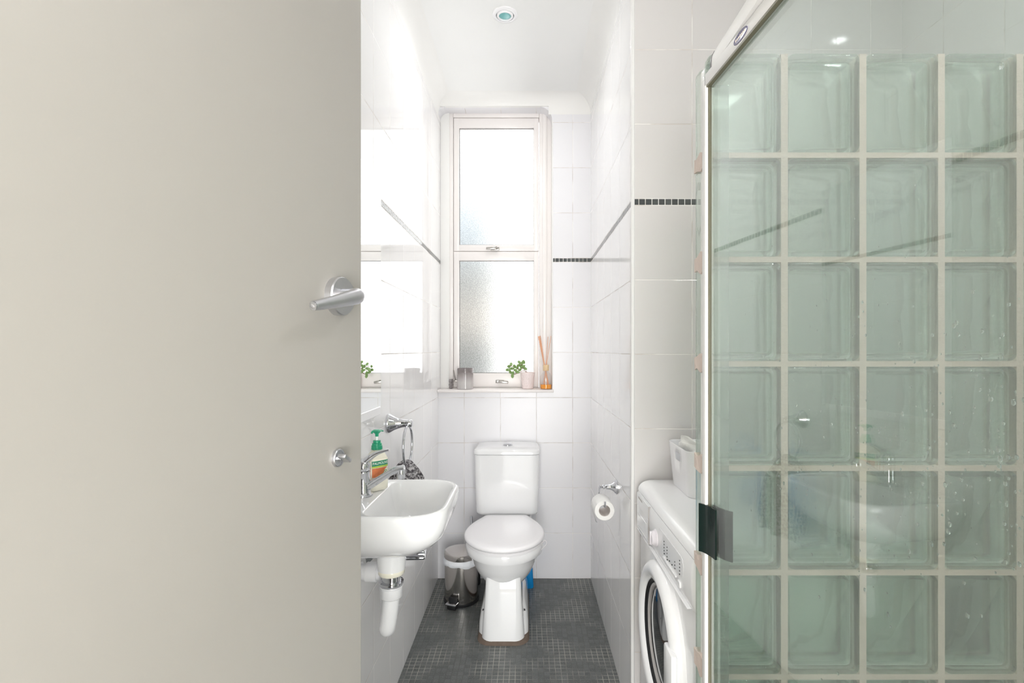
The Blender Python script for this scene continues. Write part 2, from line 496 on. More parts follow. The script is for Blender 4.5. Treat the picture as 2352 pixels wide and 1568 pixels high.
# back wall with the window recess
b = NBM()
box(b, XL - 0.1, XR + 0.1, ZB, 3.05, 0, OZ0)
box(b, OX1, XR + 0.1, ZB, 3.05, OZ0, ZC + 0.1)
box(b, XL - 0.1, OX1, ZB, 3.05, OZ1, ZC + 0.1)
R_ = 0.075
arc = [(OX1 - R_ + R_ * math.cos(a), OZ1 - R_ + R_ * math.sin(a)) for a in [PI / 2 * k / 8 for k in range(9)]]
prism(b, [(OX1, OZ1)] + list(reversed(arc)), ZB, ZW)
arc = [(XL + 0.05 - 0.05 * math.cos(a), OZ1 - 0.05 + 0.05 * math.sin(a)) for a in [PI / 2 * k / 8 for k in range(9)]]
prism(b, [(XL, OZ1)] + list(reversed(arc)), ZB, ZW)
struct('wall_back', b, M['tile_back'], 'white tiled end wall around the tall window behind the toilet', 'wall')
# plaster lining of the recess
b = NBM()
box(b, OX1 - 0.0005, OX1 + 0.0045, ZB - 0.003, ZW, OZ0, OZ1 - R_, 0.002)
box(b, XL, -0.44, ZW - 0.012, ZW + 0.05, OZ0, OZ1, 0.003)
tag(obj('trim_1', b, M['plaster']), 'white plaster edge bead on the right side of the window recess', 'trim', None, 'structure')
# right wall of the toilet room and the niche wall
struct('wall_right', box(NBM(), XR, XR + 0.08, ZN, ZB + 0.05, 0, ZC + 0.1), M['tile_right'], 'white tiled wall with the toilet roll holder', 'wall')
struct('wall_niche', box(NBM(), XR + 0.0005, XO + 0.1, ZN - 0.0005, ZN + 0.08, 0, ZC + 0.1), M['tile_niche'], 'white tiled wall with dark band beside the washing machine', 'wall')
# corner bead
b = NBM()
lathe(b, [(0.0065, 0), (0.0065, ZC)], 20, Matrix.Translation((XR + 0.002, ZN + 0.002, 0)))
struct('trim_2', b, M['alu'], 'white rounded edge trim on the corner beside the washing machine', 'trim', smooth=40)
# outer walls nobody sees directly, and the hall the door opens from
struct('wall_outer', box(NBM(), XO, XO + 0.1, -0.1, ZN, 0, ZC + 0.1), M['tile_right'], 'white tiled outer wall of the shower', 'wall')
b = NBM()
box(b, -1.1, -0.475, -0.1, 0.0, 0, ZC + 0.1)
box(b, 0.40, XO + 0.1, -0.1, 0.0, 0, ZC + 0.1)
box(b, -0.475, 0.40, -0.1, 0.0, 2.08, ZC + 0.1)
struct('wall_near', b, M['hall'], 'plain wall with the doorway the photo is taken from', 'wall')
b = NBM()
box(b, -1.2, -1.1, -1.6, 0.0, 0, ZC + 0.1); box(b, XO, XO + 0.1, -1.6, -0.1, 0, ZC + 0.1); box(b, -1.2, XO + 0.1, -1.7, -1.6, 0, ZC + 0.1)
struct('wall_hall', b, M['hall'], 'plain painted hall walls', 'wall')
struct('floor_hall', box(NBM(), -1.2, 1.4, -1.7, -0.1, -0.06, 0), M['hallfloor'], 'hall carpet outside the doorway', 'floor')
# ceiling and coving
struct('ceiling', box(NBM(), -1.2, 1.4, -1.7, 3.05, ZC, ZC + 0.1), M['ceiling'], 'white painted ceiling', 'ceiling')

def cove(a, hgt, th0=0.0, n=10):
    """(distance from wall, height) points of a hollow cove"""
    z0 = ZC - hgt; pts = []
    for k in range(n + 1):
        t = th0 + (PI / 2 - th0) * k / n
        pts.append((a * (1 - math.cos(t)), z0 + hgt * math.sin(t)))
    return pts
b = NBM(); c = cove(0.07, 0.10)
prism(b, [(XL + d, z) for d, z in c] + [(XL - 0.01, ZC + 0.01), (XL - 0.01, c[0][1])], 0.0, 3.0)
struct('trim_3', b, M['plaster'], 'white plaster coving along the left wall', 'coving', smooth=30)
b = NBM(); c = cove(0.088, 0.088)
prism(b, [(XR - d, z) for d, z in c] + [(XR + 0.01, ZC + 0.01), (XR + 0.01, c[0][1])], ZN + 0.005, 3.0)
struct('trim_4', b, M['plaster'], 'white plaster coving along the right wall', 'coving', smooth=30)
b = NBM()
prism(b, [(ZB - d, z) for d, z in c] + [(ZB + 0.01, ZC + 0.01), (ZB + 0.01, c[0][1])], OX1 - 0.02, XR + 0.02, 'X')
c2 = cove(0.088, 0.088, 0.5)
prism(b, [(ZB - d, z) for d, z in c2] + [(ZB + 0.01, ZC + 0.01), (ZB + 0.01, c2[0][1])], XL - 0.01, OX1 - 0.02, 'X')
struct('trim_5', b, M['plaster'], 'white plaster coving above the window', 'coving', smooth=30)

# ------------------------------------------------------------------ window
def wx(px): return (px - VX) / F * ZW
def wz(py): return CAMH - (py - VY) / F * ZW
win = thing('window_1', 'tall white painted window with two obscure glass sashes above the toilet', 'window', (wx(1140), ZW, wz(890)), None, 'structure')
b = NBM()
fx0, fx1, fz0, fz1 = wx(1029), wx(1268), wz(894), wz(258)
box(b, fx0, wx(1041), ZW - 0.004, ZW + 0.07, fz0, fz1, 0.004)
box(b, wx(1238.5), fx1, ZW - 0.004, ZW + 0.07, fz0, fz1, 0.004)
box(b, wx(1246), wx(1256), ZW - 0.012, ZW, fz0, fz1, 0.004)
box(b, wx(1041), wx(1238.5), ZW - 0.004, ZW + 0.07, wz(270), fz1, 0.004)
box(b, wx(1041), wx(1238.5), ZW - 0.004, ZW + 0.07, fz0, wz(889.5), 0.003)
obj('window_frame', b, M['frame'], win)

def latch_bm(px, py, flip):
    b = NBM(); c = P(px, py, ZW - 0.002); s = 1 if flip else -1
    box(b, c.x - 0.024, c.x + 0.024, ZW - 0.008, ZW + 0.004, c.z - 0.009, c.z + 0.009, 0.002)
    lathe(b, [(0.008, 0), (0.008, 0.014), (0.006, 0.016)], 16, frame_at(Vector((c.x + s * -0.008, ZW - 0.006, c.z + 0.002)), (0, -1, 0)))
    t = NBM(); box(t, -0.045, 0.012, -0.006, 0.006, -0.007, 0.007, 0.003)
    merge(b, t, Matrix.Translation((c.x + s * -0.008 + 0.012 * s, ZW - 0.022, c.z)) @ Matrix.Rotation(0.10 if flip else -0.06, 4, 'Y') @ Matrix.Diagonal((-1 if flip else 1, 1, 1, 1)))
    return b

def sash(y0, yg0, yg1, y1, lpx, lpy, flip, lab):
    x0, x1, gx0, gx1 = wx(1042), wx(1237.5), wx(1054.5), wx(1226)
    b = NBM()
    box(b, x0, gx0, ZW, ZW + 0.04, wz(y1), wz(y0), 0.003)
    box(b, gx1, x1, ZW, ZW + 0.04, wz(y1), wz(y0), 0.003)
    box(b, gx0 - 0.002, gx1 + 0.002, ZW + 0.0004, ZW + 0.04, wz(yg0), wz(y0), 0.003)
    box(b, gx0 - 0.002, gx1 + 0.002, ZW + 0.0004, ZW + 0.04, wz(y1), wz(yg1), 0.003)
    s = obj('sash', b, M['frame'], win, label=lab)
    g = NBM(); box(g, gx0 - 0.004, gx1 + 0.004, ZW + 0.018, ZW + 0.022, wz(yg1) - 0.004, wz(yg0) + 0.004)
    obj('window_pane', g, M['frost'], s, smooth=0, label='obscure rough glass pane')
    q = NBM(); w = 0.0035
    for (a0, a1, c0, c1) in ((gx0, gx0 + w, wz(yg1), wz(yg0)), (gx1 - w * .5, gx1, wz(yg1), wz(yg0)), (gx0, gx1, wz(yg0) - w * .6, wz(yg0)), (gx0, gx1, wz(yg1), wz(yg1) + w)):
        box(q, a0, a1, ZW + 0.012, ZW + 0.018, c0, c1)
    obj('putty_line', q, M['mould'], s, smooth=0, label='mouldy grey putty line around the glass')
    obj('latch', latch_bm(lpx, lpy, flip), M['latch'], s, label='metal window latch')
sash(271, 293, 562, 576.5, 1137, 571, False, 'upper window sash with clear bluish white light')
sash(577.5, 598, 857, 889, 1148, 876, True, 'lower window sash with tan and grey light')
# casement stay left of the candle
b = NBM()
tube(b, [P(1042, 850, 2.93), P(1046, 873, 2.925)], 0.003, 8)
box(b, *[v for pr in ((P(1043, 877, 2.925).x, P(1052, 872, 2.925).x), (2.918, 2.935), (P(1043, 877, 2.925).z, P(1052, 872, 2.925).z)) for v in pr], 0.002)
obj('window_stay', b, M['latch'], win, label='small metal stay at the lower left corner')
# sill
b = NBM(); box(b, XL, OX1 + 0.008, 2.826, ZW + 0.05, OZ0, 1.046, 0.004)
struct('trim_6', b, M['frame'], 'white window sill holding the plant and candle', 'window sill', smooth=40)
SZ = 1.046

# ------------------------------------------------------------------ the cream door
A = math.radians(75)
DN = Vector((math.sin(A), -math.cos(A), 0)); DT = Vector((math.cos(A), math.sin(A), 0)); UPV = Vector((0, 0, 1))
PB = Vector((-0.2596, 0.703, 0))                   # on the door face, below the handle
DM = Matrix((DT, -DN, UPV)).transposed().to_4x4(); DM.translation = PB   # local: x towards the free edge, -y out of the face, z up
door = thing('door_1', 'cream painted door opened inwards on the left, steel lever handle', 'door', PB + Vector((0, 0, 0.01)) , None, 'structure')
b = NBM(); box(b, -0.70, 0.0598, 0.0, 0.036, 0.012, 2.04, 0.0015); b.transform(DM)
obj('door_leaf', b, M['door'], door, smooth=0)
hz = CAMH - (680 - VY) / F * 0.70
hb = NBM()
lathe(hb, [(0.0262, 0), (0.0262, 0.010), (0.0250, 0.012), (0.0, 0.012)], 48, DM @ frame_at(Vector((0, 0, hz)), (0, -1, 0)), cap1=False)
rose = obj('handle_rose', hb, M['satin'], door, smooth=30, label='round steel handle rose')
hb = NBM()
path = smooth_path([(0, -0.010, hz), (0, -0.022, hz), (-0.002, -0.031, hz - 0.0005), (-0.010, -0.0365, hz - 0.002), (-0.028, -0.0375, hz - 0.0065), (-0.062, -0.037, hz - 0.0145), (-0.092, -0.036, hz - 0.0208), (-0.0945, -0.036, hz - 0.0212), (-0.0962, -0.036, hz - 0.0216)], 6)
tube(hb, path, [0.0105, 0.0105, 0.0108, 0.0108, 0.0098, 0.0076, 0.0058, 0.0050, 0.0022], 20)
hb.transform(DM)
obj('lever', hb, M['satin'], rose, smooth=60, label='straight steel lever')
tz = CAMH - (1052 - VY) / F * 0.70
hb = NBM()
lathe(hb, [(0.0122, 0), (0.0122, 0.004), (0.0112, 0.005), (0.0095, 0.005), (0.0085, 0.0042), (0.0, 0.0042)], 32, DM @ frame_at(Vector((0.0005, 0, tz)), (0, -1, 0)), cap1=False)
tt = obj('thumb_turn_rose', hb, M['satin'], door, smooth=30, label='small round privacy lock rose')
hb = NBM(); lathe(hb, [(0.0045, 0), (0.0045, 0.006)], 16, frame_at(Vector((0.0005, -0.003, tz)), (0, -1, 0)))
t = NBM(); box(t, -0.0085, 0.0085, -0.006, 0.006, -0.0028, 0.0028, 0.0012)
merge(hb, t, Matrix.Translation((0.0005, -0.0125, tz)) @ Matrix.Rotation(0.6, 4, 'Y'))
hb.transform(DM)
obj('thumb_turn', hb, M['satin'], tt, smooth=40)

# ------------------------------------------------------------------ downlight
lc = P(1160, 33, 2.137); lc.z = ZC
dl = thing('downlight', 'round recessed ceiling downlight with a teal glass lamp', 'light', lc)
dn = frame_at(lc, (0, 0, -1))
b = NBM(); lathe(b, [(0.052, 0), (0.052, 0.003), (0.046, 0.007), (0.0375, 0.007), (0.0375, 0.0)], 48, dn, cap1=False); obj('trim_ring', b, M['plastic'], dl)
b = NBM(); lathe(b, [(0.0345, 0.0), (0.0345, 0.006), (0.031, 0.010), (0.026, 0.010), (0.0245, 0.004)], 48, dn, cap1=False); obj('gimbal', b, M['plastic'], dl)
b = NBM(); lathe(b, [(0.0375, 0.0006), (0.034, 0.0006)], 48, dn, cap0=False, cap1=False); obj('gap', b, M['black'], dl)
b = NBM(); lathe(b, [(0.0245, 0.003), (0.0245, 0.006), (0.018, 0.0075), (0.008, 0.008), (0.0, 0.008)], 40, dn, cap1=False); obj('lamp_glass', b, M['teal'], dl)

# ------------------------------------------------------------------ toilet
TX = -0.103
toilet = thing('toilet', 'white close coupled toilet with its lid down below the window', 'toilet', (TX, 2.5, 0))
def egg(yb, yf, wb, w, ym, z, inset=0.0, n=28):
    """outline: flat back of half width wb at yb, widest w at ym, round front at yf (yf < ym < yb)"""
    wb -= inset; w -= inset; yf += inset; yb -= inset
    pts = []
    for k in range(n + 1):                      # right side from the back to the front
        t = k / n
        if t < 0.45:
            s = t / 0.45; y = yb + (ym - yb) * s
            x = wb + (w - wb) * math.sin(s * PI / 2)
        else:
            s = (t - 0.45) / 0.55 * PI / 2
            x = w * math.cos(s); y = ym + (yf - ym) * math.sin(s)
        pts.append((x, y))
    full = [(x, y) for x, y in pts] + [(-x, y) for x, y in reversed(pts[:-1])]
    return [Vector((TX + x, y, z)) for x, y in full]
# pan: bowl + pedestal + rear shelf
b = NBM()
rings = [egg(yb, yf, wb, w, ym, z) for z, yf, yb, w, wb, ym in (
    (0.17, 2.34, 2.52, 0.060, 0.05, 2.42), (0.195, 2.30, 2.54, 0.083, 0.06, 2.41), (0.22, 2.272, 2.56, 0.101, 0.07, 2.40),
    (0.25, 2.243, 2.58, 0.121, 0.085, 2.395), (0.28, 2.221, 2.60, 0.136, 0.10, 2.39), (0.31, 2.205, 2.62, 0.149, 0.11, 2.385),
    (0.338, 2.194, 2.63, 0.160, 0.12, 2.38), (0.345, 2.1905, 2.63, 0.169, 0.128, 2.38), (0.350, 2.189, 2.63, 0.1755, 0.135, 2.38), (0.378, 2.186, 2.63, 0.1775, 0.135, 2.38), (0.386, 2.190, 2.63, 0.174, 0.13, 2.38))]
loft(b, rings)
box(b, TX - 0.13, TX + 0.13, 2.50, 2.80, 0.30, 0.40, 0.02, 3)
loft(b, [[Vector((x, y, z)) for x, y in rrect(TX - hw, TX + hw, yf, 2.70, [0.01, 0.01, rr, rr], 6)] for z, hw, yf, rr in (
    (0.012, 0.0935, 2.213, 0.045), (0.05, 0.0915, 2.216, 0.04), (0.12, 0.0855, 2.224, 0.03), (0.20, 0.0795, 2.233, 0.026), (0.262, 0.077, 2.243, 0.026), (0.30, 0.077, 2.26, 0.03))])
loft(b, [[Vector((x, y, z)) for x, y in rrect(TX - hw, TX + hw, yf, 2.69, [0.04, 0.04, 0.07, 0.07], 6)] for z, hw, yf in (
    (0.012, 0.111, 2.240), (0.05, 0.110, 2.25), (0.085, 0.105, 2.275), (0.11, 0.097, 2.30), (0.14, 0.086, 2.34), (0.17, 0.07, 2.40))])
pan = obj('pan', b, M['ceramic'], toilet, smooth=50)
for s in (-1, 1):
    b = NBM(); lathe(b, [(0.0045, 0), (0.0045, 0.002)], 12, frame_at(Vector((TX + s * 0.0925, 2.315, 0.098)), (s * 0.75, -0.35, 0.6)))
    obj('screw_hole', b, M['black'], pan)
b = NBM()
loft(b, [[Vector((x, y, z)) for x, y in rrect(TX - hw, TX + hw, yf, 2.705, [0.04, 0.04, 0.06, 0.06], 6)] for z, hw, yf in ((0.0, 0.114, 2.203), (0.007, 0.112, 2.206), (0.014, 0.104, 2.214))])
obj('grout_bed', b, M['mortar'], toilet, label='rough brown grout under the foot')
# seat and lid
b = NBM()
loft(b, [egg(2.62, 2.180, 0.110, 0.1775, 2.385, z, i) for z, i in ((0.387, 0.006), (0.389, 0.001), (0.400, 0.0), (0.4035, 0.004))])
obj('seat', b, M['seat'], toilet, smooth=50)
b = NBM()
rings = [egg(2.632, 2.168, 0.106, 0.1855, 2.388, z, i) for z, i in ((0.4045, 0.010), (0.406, 0.003), (0.412, 0.0), (0.418, 0.0005), (0.4235, 0.004), (0.4265, 0.011))]
lc_ = Vector((TX, 2.40, 0))
for z, k in ((0.4285, 0.86), (0.4300, 0.62), (0.4308, 0.30), (0.4310, 0.05)):
    rings.append([Vector((lc_.x + (p.x - lc_.x) * k, lc_.y + (p.y - lc_.y) * k, z)) for p in rings[5]])
loft(b, rings)
obj('seat_lid', b, M['seat'], toilet, smooth=60)
# cistern
b = NBM()
loft(b, [[Vector((x, y, z)) for x, y in rrect(TX - hw, TX + hw, yf, 2.846, [0.01, 0.01, 0.035, 0.035], 6)] for z, hw, yf in (
    (0.409, 0.150, 2.672), (0.413, 0.157, 2.664), (0.425, 0.161, 2.658), (0.55, 0.1655, 2.652), (0.724, 0.169, 2.646))])
cis = obj('cistern', b, M['ceramic'], toilet, smooth=50)
b = NBM()
loft(b, [[Vector((x, y, z)) for x, y in rrect(TX - hw, TX + hw, yf, 2.850, [0.01, 0.01, 0.038, 0.038], 6)] for z, hw, yf in (
    (0.7245, 0.168, 2.648), (0.7265, 0.172, 2.643), (0.742, 0.172, 2.643), (0.749, 0.168, 2.647), (0.754, 0.155, 2.66), (0.757, 0.125, 2.69), (0.758, 0.06, 2.73))])
obj('cistern_lid', b, M['ceramic'], cis, smooth=60)
b = NBM(); bc = Vector((TX + 0.001, 2.745, 0.7575))
lathe(b, [(0.026, 0), (0.026, 0.003), (0.022, 0.004), (0.021, 0.007), (0.016, 0.009), (0.0, 0.0095)], 32, Matrix.Translation(bc), cap1=False)
obj('flush_button', b, M['chrome'], cis, label='chrome flush button')
# white wire of a rim block
b = NBM(); wz_ = 2.33
tube(b, smooth_path([P(1243, 1249, wz_), P(1250, 1241, wz_), P(1255, 1244, wz_), P(1254.5, 1250, wz_), P(1249, 1256, wz_), P(1243.5, 1262, wz_)], 5), 0.0011, 8)
tag(obj('rim_block_hook', b, M['wire'], None, P(1247, 1262, wz_)), 'thin white wire hook sticking out from the right of the toilet rim', 'hook')
# blue bottle, brush
bx = P(1216, 1349, 2.735)
bl = thing('cleaner_bottle', 'bright blue plastic cleaner bottle on the floor behind the toilet', 'bottle', (0.0095, 2.755, 0))
b = NBM()
loft(b, [[Vector((x, y, z)) for x, y in rrect(-0.027 + i, 0.036 - i - s, 2.728 + i, 2.782 - i, 0.010, 5)] for z, i, s in ((0.0, 0.004, 0), (0.006, 0.0, 0), (0.08, 0.001, 0.003), (0.16, 0.002, 0.006), (0.19, 0.008, 0.008), (0.205, 0.018, 0.008))])
obj('bottle_body', b, M['blue'], bl, smooth=40)
b = NBM(); lathe(b, [(0.014, 0.203), (0.014, 0.235), (0.012, 0.238)], 20, Matrix.Translation((0.0035, 2.755, 0))); obj('cap', b, M['blue'], bl)
tb = P(1082.5, 1185, 2.80)
br = thing('toilet_brush', 'steel handled toilet brush behind the pedal bin beside the toilet', 'toilet brush', (tb.x + 0.012, 2.79, 0))
b = NBM(); lathe(b, [(0.036, 0.0), (0.038, 0.004), (0.036, 0.11), (0.033, 0.115), (0.033, 0.10), (0.0, 0.1)], 28, Matrix.Translation((tb.x + 0.012, 2.79, 0)), cap1=False); obj('holder', b, M['dark'], br)
b = NBM(); tube(b, [(tb.x + 0.012, 2.79, 0.09), (tb.x, 2.80, tb.z)], 0.0068, 16); obj('handle', b, M['chrome'], br, label='steel handle')

# ------------------------------------------------------------------ pedal bin
BC = Vector((-0.331, 2.612, 0))
bin_ = thing('pedal_bin', 'small round polished steel pedal bin with a white liner on the floor', 'bin', BC)
T = Matrix.Translation(BC)
b = NBM(); lathe(b, [(0.083, 0.012), (0.084, 0.014), (0.084, 0.215), (0.082, 0.215), (0.082, 0.2)], 56, T); obj('bin_body', b, M['steel'], bin_, smooth=40)
b = NBM(); lathe(b, [(0.086, 0.0), (0.088, 0.003), (0.088, 0.012), (0.084, 0.015)], 56, T); obj('bin_base', b, M['dark'], bin_, label='black plastic base')
b = NBM(); lathe(b, [(0.0855, 0.222), (0.0865, 0.224), (0.0865, 0.246), (0.084, 0.250), (0.075, 0.2525), (0.05, 0.2555), (0.02, 0.257), (0.0, 0.257)], 56, T, cap1=False); obj('bin_lid', b, M['steel'], bin_, smooth=30)
b = NBM(); rings = []
for z, r in ((0.190, 0.0855), (0.196, 0.0905), (0.206, 0.0915), (0.216, 0.0895), (0.223, 0.084)):
    ring = []
    for k in range(72):
        a = 2 * PI * k / 72
        rr = r + 0.0016 * math.sin(9 * a + z * 300) + 0.0012 * math.sin(17 * a)
        zz = z + 0.004 * math.sin(3 * a + 1.0) + 0.002 * math.sin(7 * a) if z < 0.2 else z
        ring.append(BC + Vector((rr * math.cos(a), rr * math.sin(a), zz)))
    rings.append(ring)
loft(b, rings, False, False); obj('bin_liner', b, M['bag'], bin_, smooth=60, label='white bag edge folded under the lid')
pd = Vector((math.sin(-0.33), -math.cos(-0.33), 0)); ps = Vector((pd.y, -pd.x, 0)) * -1
PM = Matrix((ps, pd, UPV)).transposed().to_4x4(); PM.translation = BC
b = NBM(); box(b, -0.024, 0.024, 0.070, 0.096, 0.014, 0.050, 0.003); b.transform(PM); ped = obj('pedal_slot', b, M['dark'], bin_)
b = NBM(); t = NBM(); box(t, -0.028, 0.028, 0.085, 0.122, 0.022, 0.031, 0.003); merge(b, t); b.transform(PM); obj('pedal', b, M['chrome'], bin_, label='steel foot pedal')
b = NBM(); box(b, -0.022, 0.022, 0.086, 0.114, 0.0005, 0.021, 0.003); b.transform(PM); obj('pedal_block', b, M['dark'], bin_)

# ------------------------------------------------------------------ sink
SX1, SY0, SY1, SR = -0.197, 1.205, 1.566, 0.872
sink = thing('sink', 'small white wall hung hand basin on the left wall', 'sink', (XL, 1.385, 0.73))
def sring(z, i, xb=XL, rf=0.085, ib=None):
    """sink outline; the wall side stays at xb"""
    r = max(rf - i * 0.35, 0.03)
    rb = 0.012 if xb == XL else 0.045
    ii = i if ib is None else ib
    return [Vector((x, y, z)) for x, y in rrect(xb, SX1 - i, SY0 + ii, SY1 - ii, [r, rb, rb, r], 8)]
b = NBM()
rings = [sring(0.728, 0.13), sring(0.735, 0.108), sring(0.744, 0.085), sring(0.757, 0.060), sring(0.776, 0.034), sring(0.800, 0.013), sring(0.825, 0.004), sring(0.850, 0.0), sring(0.864, 0.0),
         sring(0.8700, 0.0015), sring(0.8725, 0.005), sring(0.8725, 0.010),
         sring(0.871, 0.0135, -0.402), sring(0.866, 0.0165, -0.398), sring(0.835, 0.026, -0.390), sring(0.800, 0.045, -0.375), sring(0.780, 0.07, -0.36), sring(0.768, 0.105, -0.345), sring(0.764, 0.14, -0.333)]
loft(b, rings)
basin = obj('basin', b, M['ceramic'], sink, smooth=50)
DX, DY = -0.3635, 1.385
T = Matrix.Translation((DX, DY, 0))
b = NBM(); lathe(b, [(0.040, 0.735), (0.038, 0.70), (0.036, 0.678), (0.03, 0.676)], 40, T); obj('drain_boss', b, M['ceramic'], basin)
b = NBM(); lathe(b, [(0.034, 0.678), (0.0345, 0.676), (0.0345, 0.667), (0.032, 0.664)], 40, T); obj('washer', b, M['soap'], sink, label='cream rubber washer')
b = NBM(); lathe(b, [(0.0245, 0.668), (0.0245, 0.645), (0.032, 0.6445), (0.032, 0.640), (0.0255, 0.6395), (0.0255, 0.622), (0.024, 0.62)], 40, T); obj('waste_fitting', b, M['chrome'], sink, label='chrome waste fitting')
b = NBM()
lathe(b, [(0.030, 0.634), (0.0305, 0.632), (0.0265, 0.630), (0.0265, 0.628)], 40, T)
rings = []
for z, r in ((0.630, 0.0265), (0.629, 0.028), (0.604, 0.028), (0.600, 0.024)):
    rings.append([Vector((DX + (r + 0.0006 * (k % 2)) * math.cos(2 * PI * k / 60), DY + (r + 0.0006 * (k % 2)) * math.sin(2 * PI * k / 60), z)) for k in range(60)])
loft(b, rings)
tube(b, smooth_path([(DX, DY, 0.605), (DX - 0.005, DY + 0.001, 0.56), (DX - 0.011, DY + 0.004, 0.524), (DX - 0.015, DY + 0.014, 0.5105), (DX - 0.019, DY + 0.034, 0.5095), (DX - 0.022, DY + 0.050, 0.518), (DX - 0.024, DY + 0.056, 0.54), (DX - 0.026, DY + 0.056, 0.60), (DX - 0.030, DY + 0.055, 0.630), (DX - 0.045, DY + 0.052, 0.645), (DX - 0.075, DY + 0.05, 0.647), (XL + 0.001, DY + 0.05, 0.647)], 6), 0.0215, 24)
tube(b, [(DX - 0.052, DY + 0.051, 0.6463), (DX - 0.082, DY + 0.05, 0.647)], 0.0265, 28)
tube(b, [(XL + 0.001, DY + 0.05, 0.647), (XL + 0.03, DY + 0.05, 0.647)], 0.0275, 28)
obj('trap', b, M['pvc'], sink, smooth=50, label='white plastic drain trap')
# tap
TPX, TPY = -0.443, 1.392
tap = thing('mixer_tap', 'chrome lever mixer tap on the back edge of the hand basin', 'tap', (TPX, TPY, SR))
T = Matrix.Translation((TPX, TPY, SR + 0.0005))
b = NBM(); lathe(b, [(0.027, 0.0), (0.027, 0.004), (0.0225, 0.007), (0.021, 0.010), (0.020, 0.060), (0.0205, 0.062), (0.0205, 0.064), (0.020, 0.066)], 36, T); tb_ = obj('tap_body', b, M['chrome'], tap, smooth=40)
b = NBM()
sp0 = Vector((TPX + 0.008, TPY, SR + 0.020))
tube(b, smooth_path([sp0, (TPX + 0.035, TPY, SR + 0.037), (TPX + 0.068, TPY - 0.001, SR + 0.058), (TPX + 0.092, TPY - 0.002, SR + 0.070), (TPX + 0.113, TPY - 0.002, SR + 0.0735)], 6), [0.014, 0.0125, 0.0115, 0.0115, 0.0115], 20, flat=0.8)
lathe(b, [(0.011, 0.006), (0.0115, 0), (0.0115, -0.014), (0.0095, -0.020)], 24, Matrix.Translation((TPX + 0.104, TPY - 0.002, SR + 0.066)))
obj('spout', b, M['chrome'], tap, smooth=50)
b = NBM()
lathe(b, [(0.0195, 0.067), (0.021, 0.069), (0.0205, 0.082), (0.016, 0.093), (0.008, 0.098), (0.0, 0.099)], 32, T, cap1=False)
tube(b, smooth_path([(TPX - 0.004, TPY, SR + 0.082), (TPX + 0.018, TPY, SR + 0.101), (TPX + 0.042, TPY + 0.001, SR + 0.115), (TPX + 0.070, TPY + 0.002, SR + 0.1225)], 6), [0.017, 0.012, 0.0075, 0.0045], 18, flat=0.7)
obj('tap_lever', b, M['chrome'], tap, smooth=50)
# stop tap under the basin
VZ, VYY = 0.634, 1.60
st = thing('stop_tap', 'chrome stop tap on the wall under the hand basin', 'valve', (XL, VYY, VZ))
ax = frame_at(Vector((XL + 0.0005, VYY, VZ)), (1, 0, 0))
b = NBM(); lathe(b, [(0.029, 0.0), (0.028, 0.004), (0.017, 0.014), (0.012, 0.016)], 32, ax); obj('wall_flange', b, M['chrome'], st)
b = NBM(); lathe(b, [(0.011, 0.012), (0.011, 0.05), (0.016, 0.052), (0.016, 0.075), (0.010, 0.078), (0.008, 0.112)], 28, ax)
lathe(b, [(0.008, 0.0), (0.008, 0.04), (0.011, 0.042), (0.011, 0.055)], 20, Matrix.Translation((XL + 0.063, VYY, VZ))); obj('valve_body', b, M['chrome'], st)
b = NBM(); rings = []
for h_, r in ((0.110, 0.015), (0.112, 0.0205), (0.172, 0.0195), (0.177, 0.016), (0.178, 0.004)):
    rings.append([ax @ Vector(((r - (0.0022 if (k // 2) % 2 and r > 0.017 else 0)) * math.cos(2 * PI * k / 48), (r - (0.0022 if (k // 2) % 2 and r > 0.017 else 0)) * math.sin(2 * PI * k / 48), h_)) for k in range(48)])
loft(b, rings); obj('ribbed_handle', b, M['chrome'], st, smooth=30)
b = NBM(); tube(b, smooth_path([(XL + 0.063, VYY, VZ + 0.05), (XL + 0.06, VYY - 0.03, VZ + 0.085), (XL + 0.05, VYY - 0.11, VZ + 0.10), (TPX + 0.01, TPY + 0.06, 0.705), (TPX, TPY + 0.03, 0.718)], 6), 0.0055, 12); obj('braided_hose', b, M['satin'], st)

# soap bottle
SB = Vector((-0.421, 1.4475, SR + 0.0008))
soap = thing('soap_bottle', 'pump soap bottle with green pump and orange label on the basin edge', 'soap bottle', SB)
SN = Vector((0.75, -0.66, 0)).normalized(); SW = Vector((0.66, 0.75, 0)).normalized()
def sbp(a, hw, hd, z, out=0.0):
    ca, sa = math.cos(a), math.sin(a)
    e = 0.62
    x = math.copysign(abs(ca) ** e, ca) * hw; y = math.copysign(abs(sa) ** e, sa) * hd
    p = SB + SW * x + SN * y
    if out:
        nn = (SW * (x / hw ** 2) + SN * (y / hd ** 2)).normalized(); p = p + nn * out
    return p + UPV * z
b = NBM(); NS = 48
loft(b, [[sbp(2 * PI * k / NS, hw, hd, z) for k in range(NS)] for z, hw, hd in ((0, 0.027, 0.015), (0.003, 0.0305, 0.0175), (0.02, 0.0312, 0.018), (0.070, 0.030, 0.0175), (0.092, 0.0275, 0.0165), (0.103, 0.021, 0.015), (0.110, 0.0135, 0.0125), (0.114, 0.0115, 0.0115), (0.116, 0.0115, 0.0115))])
obj('bottle_body', b, M['soap'], soap, smooth=60)
def label_patch(name, u0, u1, z0, z1, m, out, parent, lab=None):
    b = NBM(); rows = []
    for j in range(7):
        z = z0 + (z1 - z0) * j / 6
        rows.append([sbmap(u0 + (u1 - u0) * i / 20, z, out) for i in range(21)])
    loft(b, rows, False, False, False)
    return obj(name, b, m, parent, label=lab, solid=0.0002)
